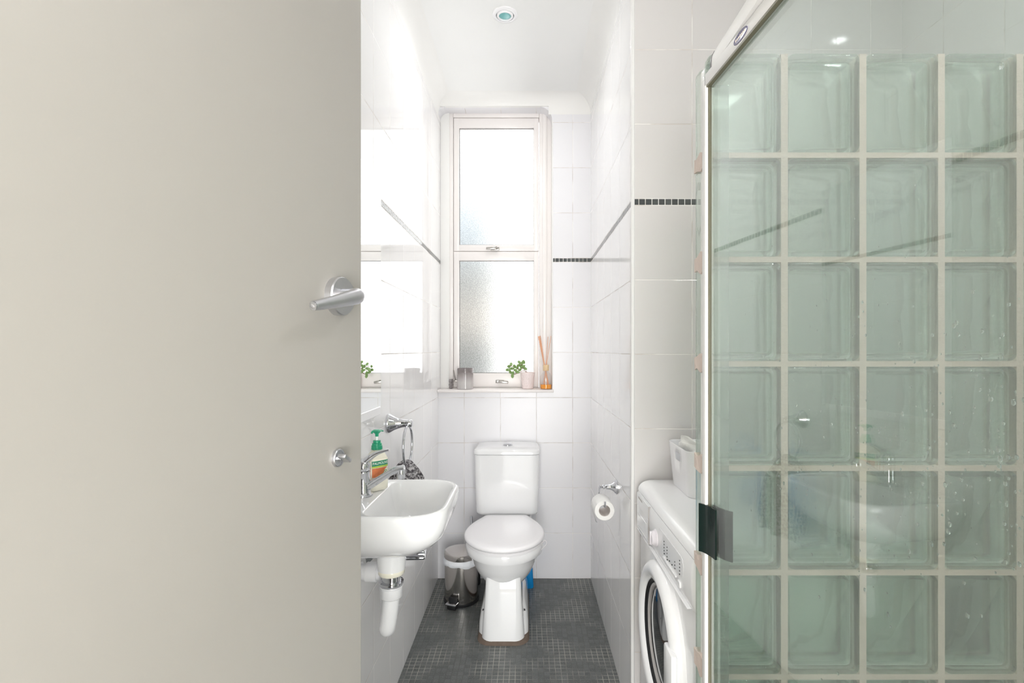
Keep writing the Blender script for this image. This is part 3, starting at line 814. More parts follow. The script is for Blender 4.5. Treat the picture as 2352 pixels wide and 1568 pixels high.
def sbmap(u, z, out):
    """u in metres across the front of the bottle"""
    hw, hd = 0.0306, 0.0177
    a = math.acos(max(-1, min(1, math.copysign(abs(u / hw) ** (1 / 0.62), u))))
    return sbp(a, hw, hd, z, out)
lab = label_patch('label', -0.025, 0.025, 0.036, 0.090, M['lcream'], 0.0006, soap, 'front label')
label_patch('label_band', -0.025, 0.025, 0.070, 0.084, M['lgreen'], 0.0009, lab, 'green band with PALMOLIVE in white letters')
label_patch('label_stripe', -0.025, 0.025, 0.0655, 0.0697, M['llime'], 0.0009, lab)
b = NBM(); rows = []
for j in range(8):
    z = 0.039 + 0.0255 * j / 7
    wl = -0.0245; wr = 0.002 + 0.018 * j / 7 + 0.002 * math.sin(j * 2.1)
    rows.append([sbmap(wl + (wr - wl) * i / 14, z, 0.0009) for i in range(15)])
loft(b, rows, False, False, False); obj('label_picture', b, M['lorange'], lab, label='orange flowers printed on the label')
b = NBM()
rg = [[sbmap(0.016 + r * math.cos(2 * PI * k / 24), 0.0505 + r * math.sin(2 * PI * k / 24), 0.0010) for k in range(24)] for r in (0.0062, 0.0047)]
loft(b, rg, False, False)
rg = [[sbmap(0.016 + r * math.cos(2 * PI * k / 12), 0.0505 + 1.5 * r * math.sin(2 * PI * k / 12), 0.0010) for k in range(12)] for r in (0.0018, 0.0003)]
loft(b, rg, False, False)
obj('label_logo', b, M['lgreen'], lab, label='small green ring logo')
def text_mesh(s, size):
    cu = bpy.data.curves.new('t', 'FONT'); cu.body = s; cu.size = size; cu.align_x = 'CENTER'; cu.align_y = 'CENTER'; cu.resolution_u = 3
    o = bpy.data.objects.new('t', cu); COL.objects.link(o)
    dg = bpy.context.evaluated_depsgraph_get(); dg.update()
    me = bpy.data.meshes.new_from_object(o.evaluated_get(dg))
    bm = bmesh.new(); bm.from_mesh(me)
    bpy.data.objects.remove(o); bpy.data.curves.remove(cu); bpy.data.meshes.remove(me)
    bmesh.ops.triangulate(bm, faces=bm.faces[:])
    return bm
tm = text_mesh('PALMOLIVE', 0.0098)
bmesh.ops.subdivide_edges(tm, edges=[e for e in tm.edges if e.calc_length() > 0.004], cuts=2)
xs = [v.co.x for v in tm.verts]; k = 0.0455 / (max(xs) - min(xs))
for v in tm.verts:
    v.co = sbmap(v.co.x * k, 0.0770 + v.co.y, 0.0013)
obj('label_text', tm, M['lwhite'], lab, smooth=0, label='white lettering PALMOLIVE')
T = Matrix.Translation(SB)
b = NBM(); lathe(b, [(0.0145, 0.113), (0.0155, 0.114), (0.0150, 0.124), (0.0135, 0.125), (0.0135, 0.130), (0.0105, 0.131), (0.0105, 0.138), (0.006, 0.139)], 32, T); obj('pump_collar', b, M['soapgreen'], soap)
b = NBM(); lathe(b, [(0.0045, 0.138), (0.0045, 0.152)], 16, T); obj('pump_stem', b, M['soapwhite'], soap)
b = NBM(); lathe(b, [(0.0045, 0.149), (0.005, 0.156), (0.009, 0.160), (0.0135, 0.165), (0.009, 0.168), (0.0, 0.1685)], 24, T, cap1=False)
tube(b, [SB + SW * -0.006 + UPV * 0.164, SB + SW * 0.010 + UPV * 0.1648, SB + SW * 0.020 + UPV * 0.162], [0.006, 0.005, 0.003], 12, flat=0.6)
tube(b, [SB + SW * 0.004 + UPV * 0.164, SB + SW * -0.014 + UPV * 0.164, SB + SW * -0.017 + UPV * 0.159], [0.0055, 0.0045, 0.0035], 12, flat=0.7)
obj('pump_head', b, M['soapgreen'], soap, smooth=50)

# mirror
mir = thing('wall_mirror', 'frameless rectangular mirror on the left wall above the basin', 'mirror', (XL, 1.475, 1.055))
b = NBM(); box(b, XL + 0.0005, XL + 0.0062, 1.235, 1.716, 1.070, 1.826, 0.0008, 1); obj('mirror_glass', b, M['mirror'], mir, smooth=0)
b = NBM(); box(b, XL + 0.0005, XL + 0.009, 1.25, 1.700, 1.052, 1.0775, 0.001, 1); obj('bottom_rail', b, M['plastic'], mir, smooth=0, label='cream white strip under the mirror')

# towel ring and towel
RZ, RY = 1.005, 1.824
tr_ = thing('towel_ring', 'chrome towel ring on the left wall beyond the basin', 'towel ring', (XL, RY, RZ))
ax = frame_at(Vector((XL + 0.0005, RY, RZ)), (1, 0, 0))
b = NBM(); lathe(b, [(0.034, 0), (0.035, 0.003), (0.033, 0.008), (0.031, 0.012), (0.025, 0.022), (0.0185, 0.036), (0.0145, 0.052), (0.013, 0.068), (0.013, 0.083), (0.010, 0.086)], 40, ax); obj('wall_mount', b, M['chrome'], tr_, smooth=50)
b = NBM(); RR = 0.068; rcx = XL + 0.073; ryc = RY - 0.012
rp = [(rcx, ryc + RR * math.sin(2 * PI * k / 48), RZ - 0.008 - RR + RR * math.cos(2 * PI * k / 48)) for k in range(48)]
tube(b, rp, 0.0046, 14, closed=True); obj('ring', b, M['chrome'], tr_, smooth=60)
b = NBM(); rings = []
tz0 = RZ - 0.008 - 2 * RR
NT = 96
def towel_ring(z, a, bb, fold, yc, ph):
    ring = []
    for k in range(NT):
        t = 2 * PI * k / NT
        f = 1 + fold * math.sin(7 * t + ph) + fold * 0.6 * math.sin(11 * t + 2 * ph)
        xx = rcx - 0.006 + bb * f * math.sin(t) ; yy = yc + a * math.cos(t) * (1 + 0.2 * fold * math.sin(5 * t))
        ring.append(Vector((max(xx, XL + 0.006), yy, z)))
    return ring
for z, a, bb, fo, yc, ph in ((tz0 + 0.016, 0.012, 0.010, 0.05, ryc, 0), (tz0 + 0.012, 0.024, 0.018, 0.08, ryc, 0), (tz0 + 0.001, 0.038, 0.026, 0.12, ryc, 0.1), (tz0 - 0.02, 0.056, 0.036, 0.18, ryc + 0.004, 0.2), (tz0 - 0.05, 0.080, 0.046, 0.24, ryc + 0.008, 0.3), (tz0 - 0.10, 0.108, 0.051, 0.26, ryc + 0.022, 0.4), (tz0 - 0.17, 0.120, 0.050, 0.27, ryc + 0.036, 0.5), (tz0 - 0.24, 0.126, 0.048, 0.26, ryc + 0.046, 0.6), (tz0 - 0.285, 0.122, 0.045, 0.24, ryc + 0.050, 0.7)):
    rings.append(towel_ring(z, a, bb, fo, yc, ph))
loft(b, rings)
tag(obj('hand_towel', b, M['towel'], None, (rcx, ryc, tz0 - 0.285), smooth=70), 'grey and white patterned hand towel hanging through the chrome ring', 'towel')

# ------------------------------------------------------------------ toilet roll
HZ, HY = 0.727, 2.025
th = thing('toilet_roll_holder', 'chrome toilet roll holder on the right wall', 'toilet roll holder', (XR, HY, HZ))
ax = frame_at(Vector((XR - 0.0005, HY, HZ)), (-1, 0, 0))
b = NBM(); lathe(b, [(0.0285, 0), (0.0285, 0.003), (0.0255, 0.004), (0.0255, 0.007), (0.022, 0.009), (0.014, 0.017), (0.0105, 0.027), (0.009, 0.040), (0.006, 0.046), (0.0085, 0.050), (0.0085, 0.054), (0.0055, 0.058), (0.0075, 0.062), (0.004, 0.066), (0.0, 0.0665)], 36, ax, cap1=False)
obj('wall_mount', b, M['chrome'], th, smooth=50)
RX, RZ2 = 0.293, 0.659
b = NBM(); ex = XR - 0.0645
tube(b, smooth_path([(ex, HY - 0.008, HZ + 0.008), (ex - 0.001, HY + 0.004, HZ + 0.002), (ex - 0.003, HY + 0.018, HZ - 0.02), (ex - 0.002, HY + 0.03, HZ - 0.045), (RX, HY + 0.028, RZ2 + 0.018), (RX, HY + 0.010, RZ2 + 0.016), (RX, HY - 0.04, RZ2 + 0.016), (RX, HY - 0.086, RZ2 + 0.0165), (RX, HY - 0.0925, RZ2 + 0.020), (RX, HY - 0.0945, RZ2 + 0.036)], 6), 0.0036, 12)
obj('arm', b, M['chrome'], th, smooth=60)
roll = thing('toilet_roll', 'part used white toilet roll hanging on the chrome holder', 'toilet roll', (RX, HY - 0.03, RZ2 - 0.037))
b = NBM(); ry0, ry1 = HY - 0.083, HY + 0.016
lathe(b, [(0.0225, 0), (0.0365, 0), (0.0372, 0.001), (0.0372, ry1 - ry0 - 0.001), (0.0365, ry1 - ry0), (0.0225, ry1 - ry0), (0.0225, 0)], 48, frame_at(Vector((RX, ry0, RZ2)), (0, 1, 0)), cap0=False, cap1=False)
pts = []
for k in range(9):
    t = k / 8
    if t < 0.45: a = math.radians(140 + 40 * t / 0.45); pts.append((RX + 0.0378 * math.cos(a), RZ2 + 0.0378 * math.sin(a)))
    else:
        s = (t - 0.45) / 0.55; pts.append((RX - 0.0378 + 0.012 * s * s, RZ2 - 0.056 * s))
rows = [[Vector((x, ry0 + (ry1 - ry0) * j / 6 + 0.004 * (k / 8), z - 0.006 * math.sin(j) * (k / 8) + (0.012 * (1 - j / 6) if k == 8 else 0))) for j in range(7)] for k, (x, z) in enumerate(pts)]
loft(b, rows, False, False, False)
obj('paper', b, M['paper'], roll, smooth=40)
b = NBM(); lathe(b, [(0.0212, 0.001), (0.0224, 0.001), (0.0224, ry1 - ry0 - 0.001), (0.0212, ry1 - ry0 - 0.001), (0.0212, 0.001)], 40, frame_at(Vector((RX, ry0, RZ2)), (0, 1, 0)), cap0=False, cap1=False); obj('core', b, M['cardboard'], roll)

# ------------------------------------------------------------------ washing machine (faces the toilet room)
W0, W1 = 1.112, 1.702
wm = thing('washing_machine', 'white front loading washing machine in the niche behind the glass blocks', 'washing machine', (0.6, 1.405, 0))
b = NBM(); box(b, 0.374, 0.86, W0 + 0.003, W1 - 0.003, 0.012, 0.806, 0.008)
box(b, 0.40, 0.45, W0 + 0.03, W0 + 0.08, 0.0, 0.02); box(b, 0.40, 0.45, W1 - 0.08, W1 - 0.03, 0.0, 0.02); box(b, 0.78, 0.83, W0 + 0.03, W0 + 0.08, 0.0, 0.02); box(b, 0.78, 0.83, W1 - 0.08, W1 - 0.03, 0.0, 0.02)
obj('cabinet', b, M['enamel'], wm, smooth=40)
def ends(prof, y0, y1, cx, r, n=5):
    """sweep an (x,z) profile along y, pulling its ends in towards x=cx so that corners are round"""
    rings = []
    for y, s in [(y0 + r * (1 - math.sin(PI / 2 * k / n)), r * (1 - math.cos(PI / 2 * k / n))) for k in range(n, -1, -1)][::-1]:
        rings.append((y, s))
    full = [(y, s) for y, s in reversed(rings)] if rings[0][0] > rings[-1][0] else rings
    full = sorted(full) + sorted([(y0 + y1 - y, s) for y, s in rings])
    return [[Vector((x + s if x < cx else x, y, z)) for x, z in prof] for y, s in full]
b = NBM()
prof = [(0.86, 0.808), (0.86, 0.836)] + [(0.398 - 0.034 * math.sin(a), 0.808 + 0.028 * math.cos(a) ) for a in [PI / 2 * k / 8 for k in range(9)]]
loft(b, ends(prof, W0, W1, 0.5, 0.018))
obj('worktop', b, M['enamel'], wm, smooth=50)
b = NBM()
prof = [(0.40, 0.8055), (0.365, 0.8055), (0.3605, 0.795), (0.3595, 0.75), (0.3625, 0.705), (0.368, 0.688), (0.40, 0.684)]
loft(b, ends(prof, W0 + 0.001, W1 - 0.001, 0.395, 0.020))
panel = obj('control_panel', b, M['wmpanel'], wm, smooth=40)
# drawer with a pocket handle
b = NBM()
dy0, dy1 = 1.517, 1.681
def strip(y0, y1, z0, z1, x0=0.3588, x1=0.364): box(b, x0, x1, y0, y1, z0, z1, 0.0012, 1)
strip(dy0, dy1, 0.762, 0.803); strip(dy0, dy0 + 0.03, 0.692, 0.762); strip(dy1 - 0.014, dy1, 0.692, 0.762); strip(dy0 + 0.03, dy1 - 0.014, 0.692, 0.700)
drw = obj('detergent_drawer', b, M['wmpanel'], panel, smooth=40)
b = NBM()
t = NBM(); box(t, 0.3590, 0.362, dy0 + 0.032, dy1 - 0.016, 0.700, 0.742, 0.001, 1); merge(b, t)
obj('drawer_grip', b, M['enamel'], drw)
b = NBM(); box(b, 0.3568, 0.364, dy0 - 0.0022, dy0 - 0.0008, 0.692, 0.803); obj('seam', b, M['wmgrey'], panel, smooth=0)
# printed name line on the drawer: unreadable small marks
b = NBM()
for k in range(7): box(b, 0.3583, 0.3592, dy1 - 0.030 - 0.008 * k, dy1 - 0.025 - 0.008 * k, 0.7885, 0.7945)
obj('printed_marks', b, M['wmgrey'], drw, smooth=0)
# knob
ax = frame_at(Vector((0.3605, 1.437, 0.741)), (-1, 0, 0))
b = NBM(); lathe(b, [(0.0235, 0), (0.0235, 0.003), (0.020, 0.006), (0.018, 0.013), (0.0165, 0.015), (0.0, 0.0155)], 36, ax, cap1=False)
t = NBM(); box(t, 0.342, 0.352, 1.433, 1.441, 0.722, 0.760, 0.003); merge(b, t)
obj('program_knob', b, M['wmknob'], panel, smooth=40)
def on_panel(z): return 0.3598 + (0.0028 if z < 0.715 else 0)
for yy, zs in ((1.348, (0.764, 0.756, 0.748, 0.740, 0.732)), (1.319, (0.760, 0.752, 0.744, 0.736, 0.728)), (1.299, (0.733,)), (1.276, (0.733,)), (1.250, (0.751, 0.743, 0.735)), (1.211, (0.770, 0.762, 0.754, 0.746, 0.738))):
    for z in zs:
        obj('indicator_lamp', box(NBM(), 0.3580, 0.3606, yy - 0.0016, yy + 0.0016, z - 0.0012, z + 0.0012), M['led'], panel, smooth=0)
b = NBM(); box(b, 0.3575, 0.3625, 1.242, 1.365, 0.716, 0.7205, 0.001, 1); box(b, 0.3575, 0.3625, 1.208, 1.226, 0.706, 0.720, 0.001, 1); obj('push_button', b, M['wmpanel'], panel)
# long oval badge area, slightly proud
b = NBM()
loft(b, [[Vector((x, y, z)) for y, z in rrect(1.185, 1.41, 0.756 - 0.02, 0.783, 0.02, 6)] for x in (0.3594, 0.361)]); obj('display_patch', b, M['enamel'], panel)
b = NBM(); box(b, 0.3575, 0.368, 1.150, 1.672, 0.6865, 0.6885, 0.0006, 1); obj('panel_lip', b, M['enamel'], panel)
# porthole
OC = Vector((0.374, 1.405, 0.477)); ax = frame_at(OC, (-1, 0, 0))
b = NBM(); lathe(b, [(0.203, 0.0), (0.203, 0.010), (0.199, 0.020), (0.190, 0.028), (0.176, 0.032), (0.160, 0.028), (0.152, 0.020), (0.150, 0.006)], 72, ax, cap0=False, cap1=False)
ring = obj('door_ring', b, M['enamel'], wm, smooth=50)
b = NBM(); lathe(b, [(0.150, 0.019), (0.146, 0.016), (0.142, 0.008), (0.140, 0.004)], 72, ax, cap0=False, cap1=False); obj('door_seal', b, M['dark'], ring)
b = NBM(); lathe(b, [(0.1405, 0.012), (0.134, 0.012), (0.131, 0.004), (0.130, 0.0)], 72, ax, cap0=False, cap1=False); obj('inner_ring', b, M['wmgrey'], ring)
b = NBM(); lathe(b, [(0.131, 0.006), (0.122, 0.010), (0.10, 0.012), (0.06, 0.016), (0.02, 0.018), (0.0, 0.018)], 64, ax, cap0=False, cap1=False); obj('porthole_glass', b, M['wmglass'], ring, smooth=60)
b = NBM(); box(b, 0.336, 0.352, OC.y - 0.203, OC.y - 0.135, 0.40, 0.548, 0.006); obj('door_catch', b, M['enamel'], ring)
b = NBM(); box(b, 0.3725, 0.3738, 1.655, 1.69, 0.36, 0.52); obj('sticker', b, M['sticker'], wm, smooth=0, label='yellow green label on the far edge')
WT = 0.8362
# storage tub with tissue
tub = thing('storage_tub', 'white plastic tub with hand holes on top of the washing machine', 'tub', (0.56, 1.57, WT))
b = NBM(); rows = []
ny = 9
def tub_ring(z, t):
    x0 = 0.470 - 0.010 * t; x1 = 0.69 + 0.012 * t; y0 = 1.482 - 0.012 * t; y1 = 1.672 + 0.014 * t
    q = rrect(x0, x1, y0, y1, 0.026, 5)
    # subdivide the long sides at x0 (between corner 2 and corner 3) and x1
    out = []
    for i, p in enumerate(q):
        out.append(p)
        nx = q[(i + 1) % len(q)]
        d = math.hypot(nx[0] - p[0], nx[1] - p[1])
        if d > 0.05:
            for k in range(1, ny): out.append((p[0] + (nx[0] - p[0]) * k / ny, p[1] + (nx[1] - p[1]) * k / ny))
    return [Vector((x, y, z)) for x, y in out]
zs = [0.0, 0.004, 0.05, 0.088, 0.093, 0.110, 0.115, 0.132, 0.135]
rings = [tub_ring(WT + 0.0012 + z, z / 0.135) for z in zs]
R = loft(b, rings, True, False)
b.faces.ensure_lookup_table()
kill = []
for f in b.faces:
    c = f.calc_center_median()
    if 0.0885 < c.z - WT - 0.0012 < 0.1148 and (c.x < 0.49 or c.x > 0.67) and 1.545 < c.y < 1.612: kill.append(f)
bmesh.ops.delete(b, geom=kill, context='FACES')
obj('tub_body', b, M['plastic'], tub, smooth=40, solid=0.0022)
b = NBM(); n = 16; grid = []
A_, B_, C_, D_c = P(1565, 999, 1.57), P(1650, 1040, 1.50), P(1551, 1033, 1.60), P(1600, 1085, 1.53)
for i in range(n + 1):
    row = []
    for j in range(n + 1):
        u, v = i / n, j / n
        p = A_ * (1 - u) * (1 - v) + B_ * u * (1 - v) + C_ * (1 - u) * v + D_c * u * v
        p = p + Vector((0.010 * math.sin(PI * u) + 0.003 * math.sin(17 * u + 5 * v), -0.012 * math.sin(PI * v) * math.sin(PI * u) + 0.003 * math.sin(13 * v - 6 * u), 0.0025 * math.sin(11 * u + 14 * v)))
        p.x = max(p.x, 0.4685)
        row.append(p)
    grid.append(row)
loft(b, grid, False, False, False)
tag(obj('tissue', b, M['paper'], None, (0.56, 1.57, WT + 0.05), smooth=25, solid=0.0006), 'crumpled white tissue paper sticking out of the white tub', 'tissue')
# blue bottle glimpsed through the glass blocks
bb = thing('detergent_bottle', 'blue bottle on the washing machine seen blurred through glass blocks', 'bottle', (0.64, 1.33, WT))
b = NBM(); loft(b, [[Vector((x, y, WT + 0.001 + z)) for x, y in rrect(0.60 + i, 0.68 - i, 1.305 + i, 1.355 - i, 0.015, 5)] for z, i in ((0, 0.003), (0.005, 0), (0.12, 0.0), (0.16, 0.012), (0.175, 0.02))]); obj('bottle_body', b, M['blue'], bb)
b = NBM(); lathe(b, [(0.014, 0.175), (0.014, 0.21)], 20, Matrix.Translation((0.64, 1.33, WT + 0.001))); obj('cap', b, M['plastic'], bb)

# ------------------------------------------------------------------ glass block wall
GB0, GB1, GX, GP, GH = 0.985, 1.065, 0.347, 0.1505, 0.2
NC, NR = 6, 9
gz0 = 0.038
b = NBM()
for j in range(NR + 1):
    z = gz0 + GH * j
    if j < NR: box(b, GX + 0.0005 if j else GX, GX + NC * GP, GB0 + 0.003, GB1 - 0.003, z - 0.0052 if j else 0.0, z + 0.0052)
for i in range(1, NC + 1):
    x = GX + GP * i - 0.0035
    box(b, x - 0.0065, x + 0.0065, GB0 + 0.0031, GB1 - 0.0031, 0.0, gz0 + GH * NR - 0.006)
random.seed(3)
for j in range(1, NR):
    z = gz0 + GH * j
    q = NBM()
    rings = []
    for k, y in enumerate((GB0 + 0.004, GB0 + 0.02, GB0 + 0.04, GB0 + 0.06, GB1 - 0.004)):
        up = 0.010 + 0.007 * random.random() + (0.008 if k == 2 else 0)
        dn_ = 0.010 + 0.007 * random.random() + (0.006 if k == 2 else 0)
        rings.append([Vector((GX - 0.0015 - 0.002 * random.random(), y, z + up)), Vector((GX + 0.012, y, z + up)), Vector((GX + 0.012, y, z - dn_)), Vector((GX - 0.0015 - 0.002 * random.random(), y, z - dn_))])
    loft(q, rings); merge(b, q)
gw = struct('wall_shower', b, M['blockmortar'], 'glass block screen between shower and washing machine', 'wall')

def block_mesh(x0, x1, z0, z1):
    b = NBM(); ym = (GB0 + GB1) / 2
    def rr(i, y): return [Vector((x, y, z)) for x, z in rrect(x0 + i, x1 - i, z0 + i, z1 - i, 0.012 - min(i, 0.006) * 0.8, 4)]
    # two pressed halves that meet in a grooved, white coated edge
    prof = [(0.006, GB0), (0.0015, GB0 + 0.0015), (0.0, GB0 + 0.006), (0.0, GB0 + 0.020), (0.004, GB0 + 0.025)]
    prof2 = [(i, 2 * ym - y) for i, y in reversed(prof)]
    R1 = [rr(i, y) for i, y in prof]; R2 = [rr(i, y) for i, y in prof2]
    loft(b, R1, True, False); loft(b, R2, False, True)
    loft(b, [R1[-1], rr(0.0055, ym), R2[0]], False, False, True, 1)
    bmesh.ops.remove_doubles(b, verts=b.verts[:], dist=1e-6)
    bmesh.ops.recalc_face_normals(b, faces=b.faces[:])
    # hollow inside (normals face the cavity)
    c = NBM()
    def ri(i, y): return [Vector((x, y, z)) for x, z in rrect(x0 + i, x1 - i, z0 + i, z1 - i, 0.010, 4)]
    loft(c, [ri(0.020, GB0 + 0.009), ri(0.014, GB0 + 0.012), ri(0.010, GB0 + 0.020), ri(0.009, ym), ri(0.010, GB1 - 0.020), ri(0.014, GB1 - 0.012), ri(0.020, GB1 - 0.009)])
    bmesh.ops.recalc_face_normals(c, faces=c.faces[:])
    bmesh.ops.reverse_faces(c, faces=c.faces[:])
    merge(b, c)
    return b
for j in range(NR):
    for i in range(NC):
        x0 = GX + (0.0 if i == 0 else GP * i + 0.003); x1 = GX + GP * (i + 1) - 0.010
        z0 = gz0 + GH * j + 0.0053; z1 = gz0 + GH * (j + 1) - 0.0053
        bmk = block_mesh(x0, x1, z0, z1)
        me = bpy.data.meshes.new('glass_block'); bmk.to_mesh(me); bmk.free()
        me.materials.append(M['block']); me.materials.append(M['blockseam'])
        me.polygons.foreach_set('use_smooth', [True] * len(me.polygons)); me.set_sharp_from_angle(angle=math.radians(60))
        o = bpy.data.objects.new('glass_block', me); COL.objects.link(o); o.parent = gw; OFF[o] = Vector()

# ------------------------------------------------------------------ shower door (slightly ajar) and its fixed frame
SD0 = Vector((0.340, 0.955, 0)); SDT = Vector((0.0708, -0.9975, 0)).normalized()      # from the free edge towards the hinge
SDN = Vector((-0.9975, -0.0708, 0)).normalized()                                       # towards the toilet room
SM = Matrix((SDT, SDN, UPV)).transposed().to_4x4(); SM.translation = SD0              # local x along the door, y out to the room, z up
sd = thing('shower_door', 'white framed clear glass shower door standing slightly ajar', 'shower door', SD0 + Vector((0, 0, 0.06)))
DL = 0.80
b = NBM(); box(b, 0.004, DL, -0.003, 0.003, 0.07, 1.758); b.transform(SM); pane = obj('glass_pane', b, M['shower_pane'], sd, smooth=0, label='clear pane with water drops')
b = NBM(); box(b, -0.004, DL, -0.010, 0.009, 1.752, 1.776, 0.002); box(b, -0.004, DL, -0.010, 0.009, 0.06, 0.085, 0.002); box(b, DL - 0.02, DL, -0.010, 0.009, 0.085, 1.752, 0.002); box(b, -0.0035, 0.004, 0.0055, 0.0115, 0.085, 0.8893, 0.0008, 1); box(b, -0.0035, 0.004, 0.0055, 0.0115, 0.9788, 1.7525, 0.0008, 1); b.transform(SM); rail = obj('door_rail', b, M['alu'], sd, smooth=40, label='white metal rail')
b = NBM(); box(b, -0.003, DL - 0.02, 0.002, 0.0095, 1.7485, 1.7525); box(b, -0.003, 0.0055, -0.0005, 0.0055, 0.085, 1.7515); b.transform(SM); obj('edge_gasket', b, M['gasket'], sd, smooth=0, label='olive rubber edge seal')
b = NBM(); box(b, -0.0058, -0.0038, -0.009, 0.008, 1.755, 1.773); b.transform(SM); obj('rail_end_cap', b, M['endcap'], rail, smooth=0)
# badge: oval with gold lettering
b = NBM()
bxm = 0.134
def oval(rx, rz, y): return [Vector((bxm + rx * math.cos(2 * PI * k / 40), y, 1.7645 + rz * math.sin(2 * PI * k / 40))) for k in range(40)]
loft(b, [oval(0.0225, 0.0082, 0.0088), oval(0.0225, 0.0082, 0.0097), oval(0.0215, 0.0074, 0.0102), oval(0.0205, 0.0066, 0.0100)]); b.transform(SM)
bd = obj('badge', b, M['badge'], rail, smooth=40, label='small blue oval badge with pale lettering')
b = NBM()
for k in range(7):
    u = bxm + 0.0145 - 0.0048 * k
    hgt = (0.0024, 0.0019, 0.0019, 0.0024, 0.0019, 0.0019, 0.0022)[k]
    loft(b, [[Vector((u + 0.0018 * math.cos(2 * PI * q / 12), y, 1.7645 + hgt * math.sin(2 * PI * q / 12))) for q in range(12)] for y in (0.0099, 0.0102)])
b.transform(SM); obj('badge_lettering', b, M['gold'], bd, smooth=0)
# clip handle on the free edge
hz0, hz1 = CAMH - (1271 - VY) / F * 0.95, CAMH - (1160 - VY) / F * 0.95
b = NBM()
def plate(pts, th):
    """a curved plate: polyline in door plan, thickened"""
    out = []; back = []
    for i, p in enumerate(pts):
        a = Vector(pts[max(i - 1, 0)]); c = Vector(pts[min(i + 1, len(pts) - 1)]); t = (c - a).normalized(); n_ = Vector((-t.y, t.x))
        out.append((p[0] + n_.x * th, p[1] + n_.y * th)); back.append((p[0] - n_.x * th, p[1] - n_.y * th))
    prism(b, out + back[::-1], hz0, hz1, 'Z')
plate([(0.034, 0.0045), (0.018, 0.0055), (0.004, 0.009), (-0.005, 0.0125), (-0.010, 0.0175)], 0.0018)
plate([(0.046, -0.020), (0.034, -0.012), (0.020, -0.0065), (0.004, -0.0055)], 0.0018)
box(b, -0.006, 0.005, -0.006, 0.010, hz0 + 0.004, hz1 - 0.004, 0.002)
b.transform(SM); obj('pull_handle', b, M['bottle_green'], sd, smooth=40, label='dark green clip handle')
# fixed frame: header, strike post, wall channel
fr = thing('shower_frame', 'white metal header and post framing the shower opening', 'shower frame', (0.35, 0.96, 0))
b = NBM(); prism(b, [(0.338, 1.777), (0.338, 1.790), (0.3395, 1.803), (0.344, 1.812), (0.372, 1.812), (0.372, 1.777)], 0.02, 0.944); obj('header', b, M['alu'], fr, smooth=30)
b = NBM(); prism(b, [(0.337, 1.7772), (0.337, 1.790), (0.3388, 1.8035), (0.3436, 1.8128), (0.373, 1.8128), (0.373, 1.7772)], 0.9442, 0.948); obj('header_end_cap', b, M['endcap'], fr, smooth=30)
b = NBM(); box(b, 0.3335, 0.346, 0.965, 0.982, 0.03, 1.772, 0.002); obj('strike_post', b, M['alu'], fr)
b = NBM(); box(b, 0.347, 0.3795, 0.966, 0.9848, 0.03, 1.762, 0.002); obj('wall_channel', b, M['channel'], fr)

# water drops on the inside of the pane
random.seed(11); b = NBM()
def drop(x, z, r, side=-0.0031):
    q = bmesh.new(); bmesh.ops.create_icosphere(q, subdivisions=2, radius=1.0)
    merge(b, q, SM @ Matrix.Translation((x, side, z)) @ Matrix.Diagonal((r, r * 0.5, r * random.uniform(1.0, 1.5), 1)))
for k in range(420):
    px = 1640 + 700 * random.random() ** 0.8; py = random.gauss(1010, 210)
    if px > 1900 and random.random() < 0.3: px = random.gauss(2190, 90); py = random.gauss(1020, 140)
    # hit the pane: X = 0.340 + (0.955 - z) * 0.071
    s = (px - VX) / F; zz = (0.340 + 0.955 * 0.071) / (s + 0.071)
    if zz < 0.3 or zz > 0.94: continue
    Z = CAMH - (py - VY) / F * zz
    if not 0.1 < Z < 1.74: continue
    drop((0.955 - zz) / 0.9975, Z, random.choice((0.0005, 0.0006, 0.0008, 0.0008, 0.001, 0.0013, 0.0017, 0.002 if px > 2100 else 0.001)))
tag(obj('water_droplets', b, M['droplet'], None, SD0, smooth=60), 'scattered water drops clinging to the shower door glass', 'water drops', None, 'stuff')

# ------------------------------------------------------------------ things on the sill
# candle
cc = Vector(((1068.5 - VX) / F * 2.875, 2.875, SZ))
cd = thing('candle_jar', 'smoky grey glass candle jar on the left of the window sill', 'candle', cc)
T = Matrix.Translation(cc + Vector((0, 0, 0.0006)))
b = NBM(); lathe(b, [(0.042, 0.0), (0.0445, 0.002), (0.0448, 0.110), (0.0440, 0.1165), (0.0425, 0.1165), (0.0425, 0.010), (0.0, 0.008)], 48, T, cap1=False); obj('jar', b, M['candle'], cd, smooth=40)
b = NBM(); lathe(b, [(0.0418, 0.012), (0.0418, 0.075), (0.0, 0.0755)], 40, T, cap1=False); obj('wax', b, M['wax'], cd)
# crystal ornament
oc = Vector(((1036 - VX) / F * 2.90, 2.90, SZ))
b = NBM(); lathe(b, [(0.008, 0.0005), (0.0115, 0.004), (0.0100, 0.014), (0.0125, 0.022), (0.0095, 0.031), (0.0122, 0.040), (0.0115, 0.052), (0.0115, 0.055)], 9, Matrix.Translation(oc))
tag(obj('crystal_ornament', b, M['crystal'], None, oc, smooth=0), 'small faceted silvery ornament at the left end of the window sill', 'ornament')
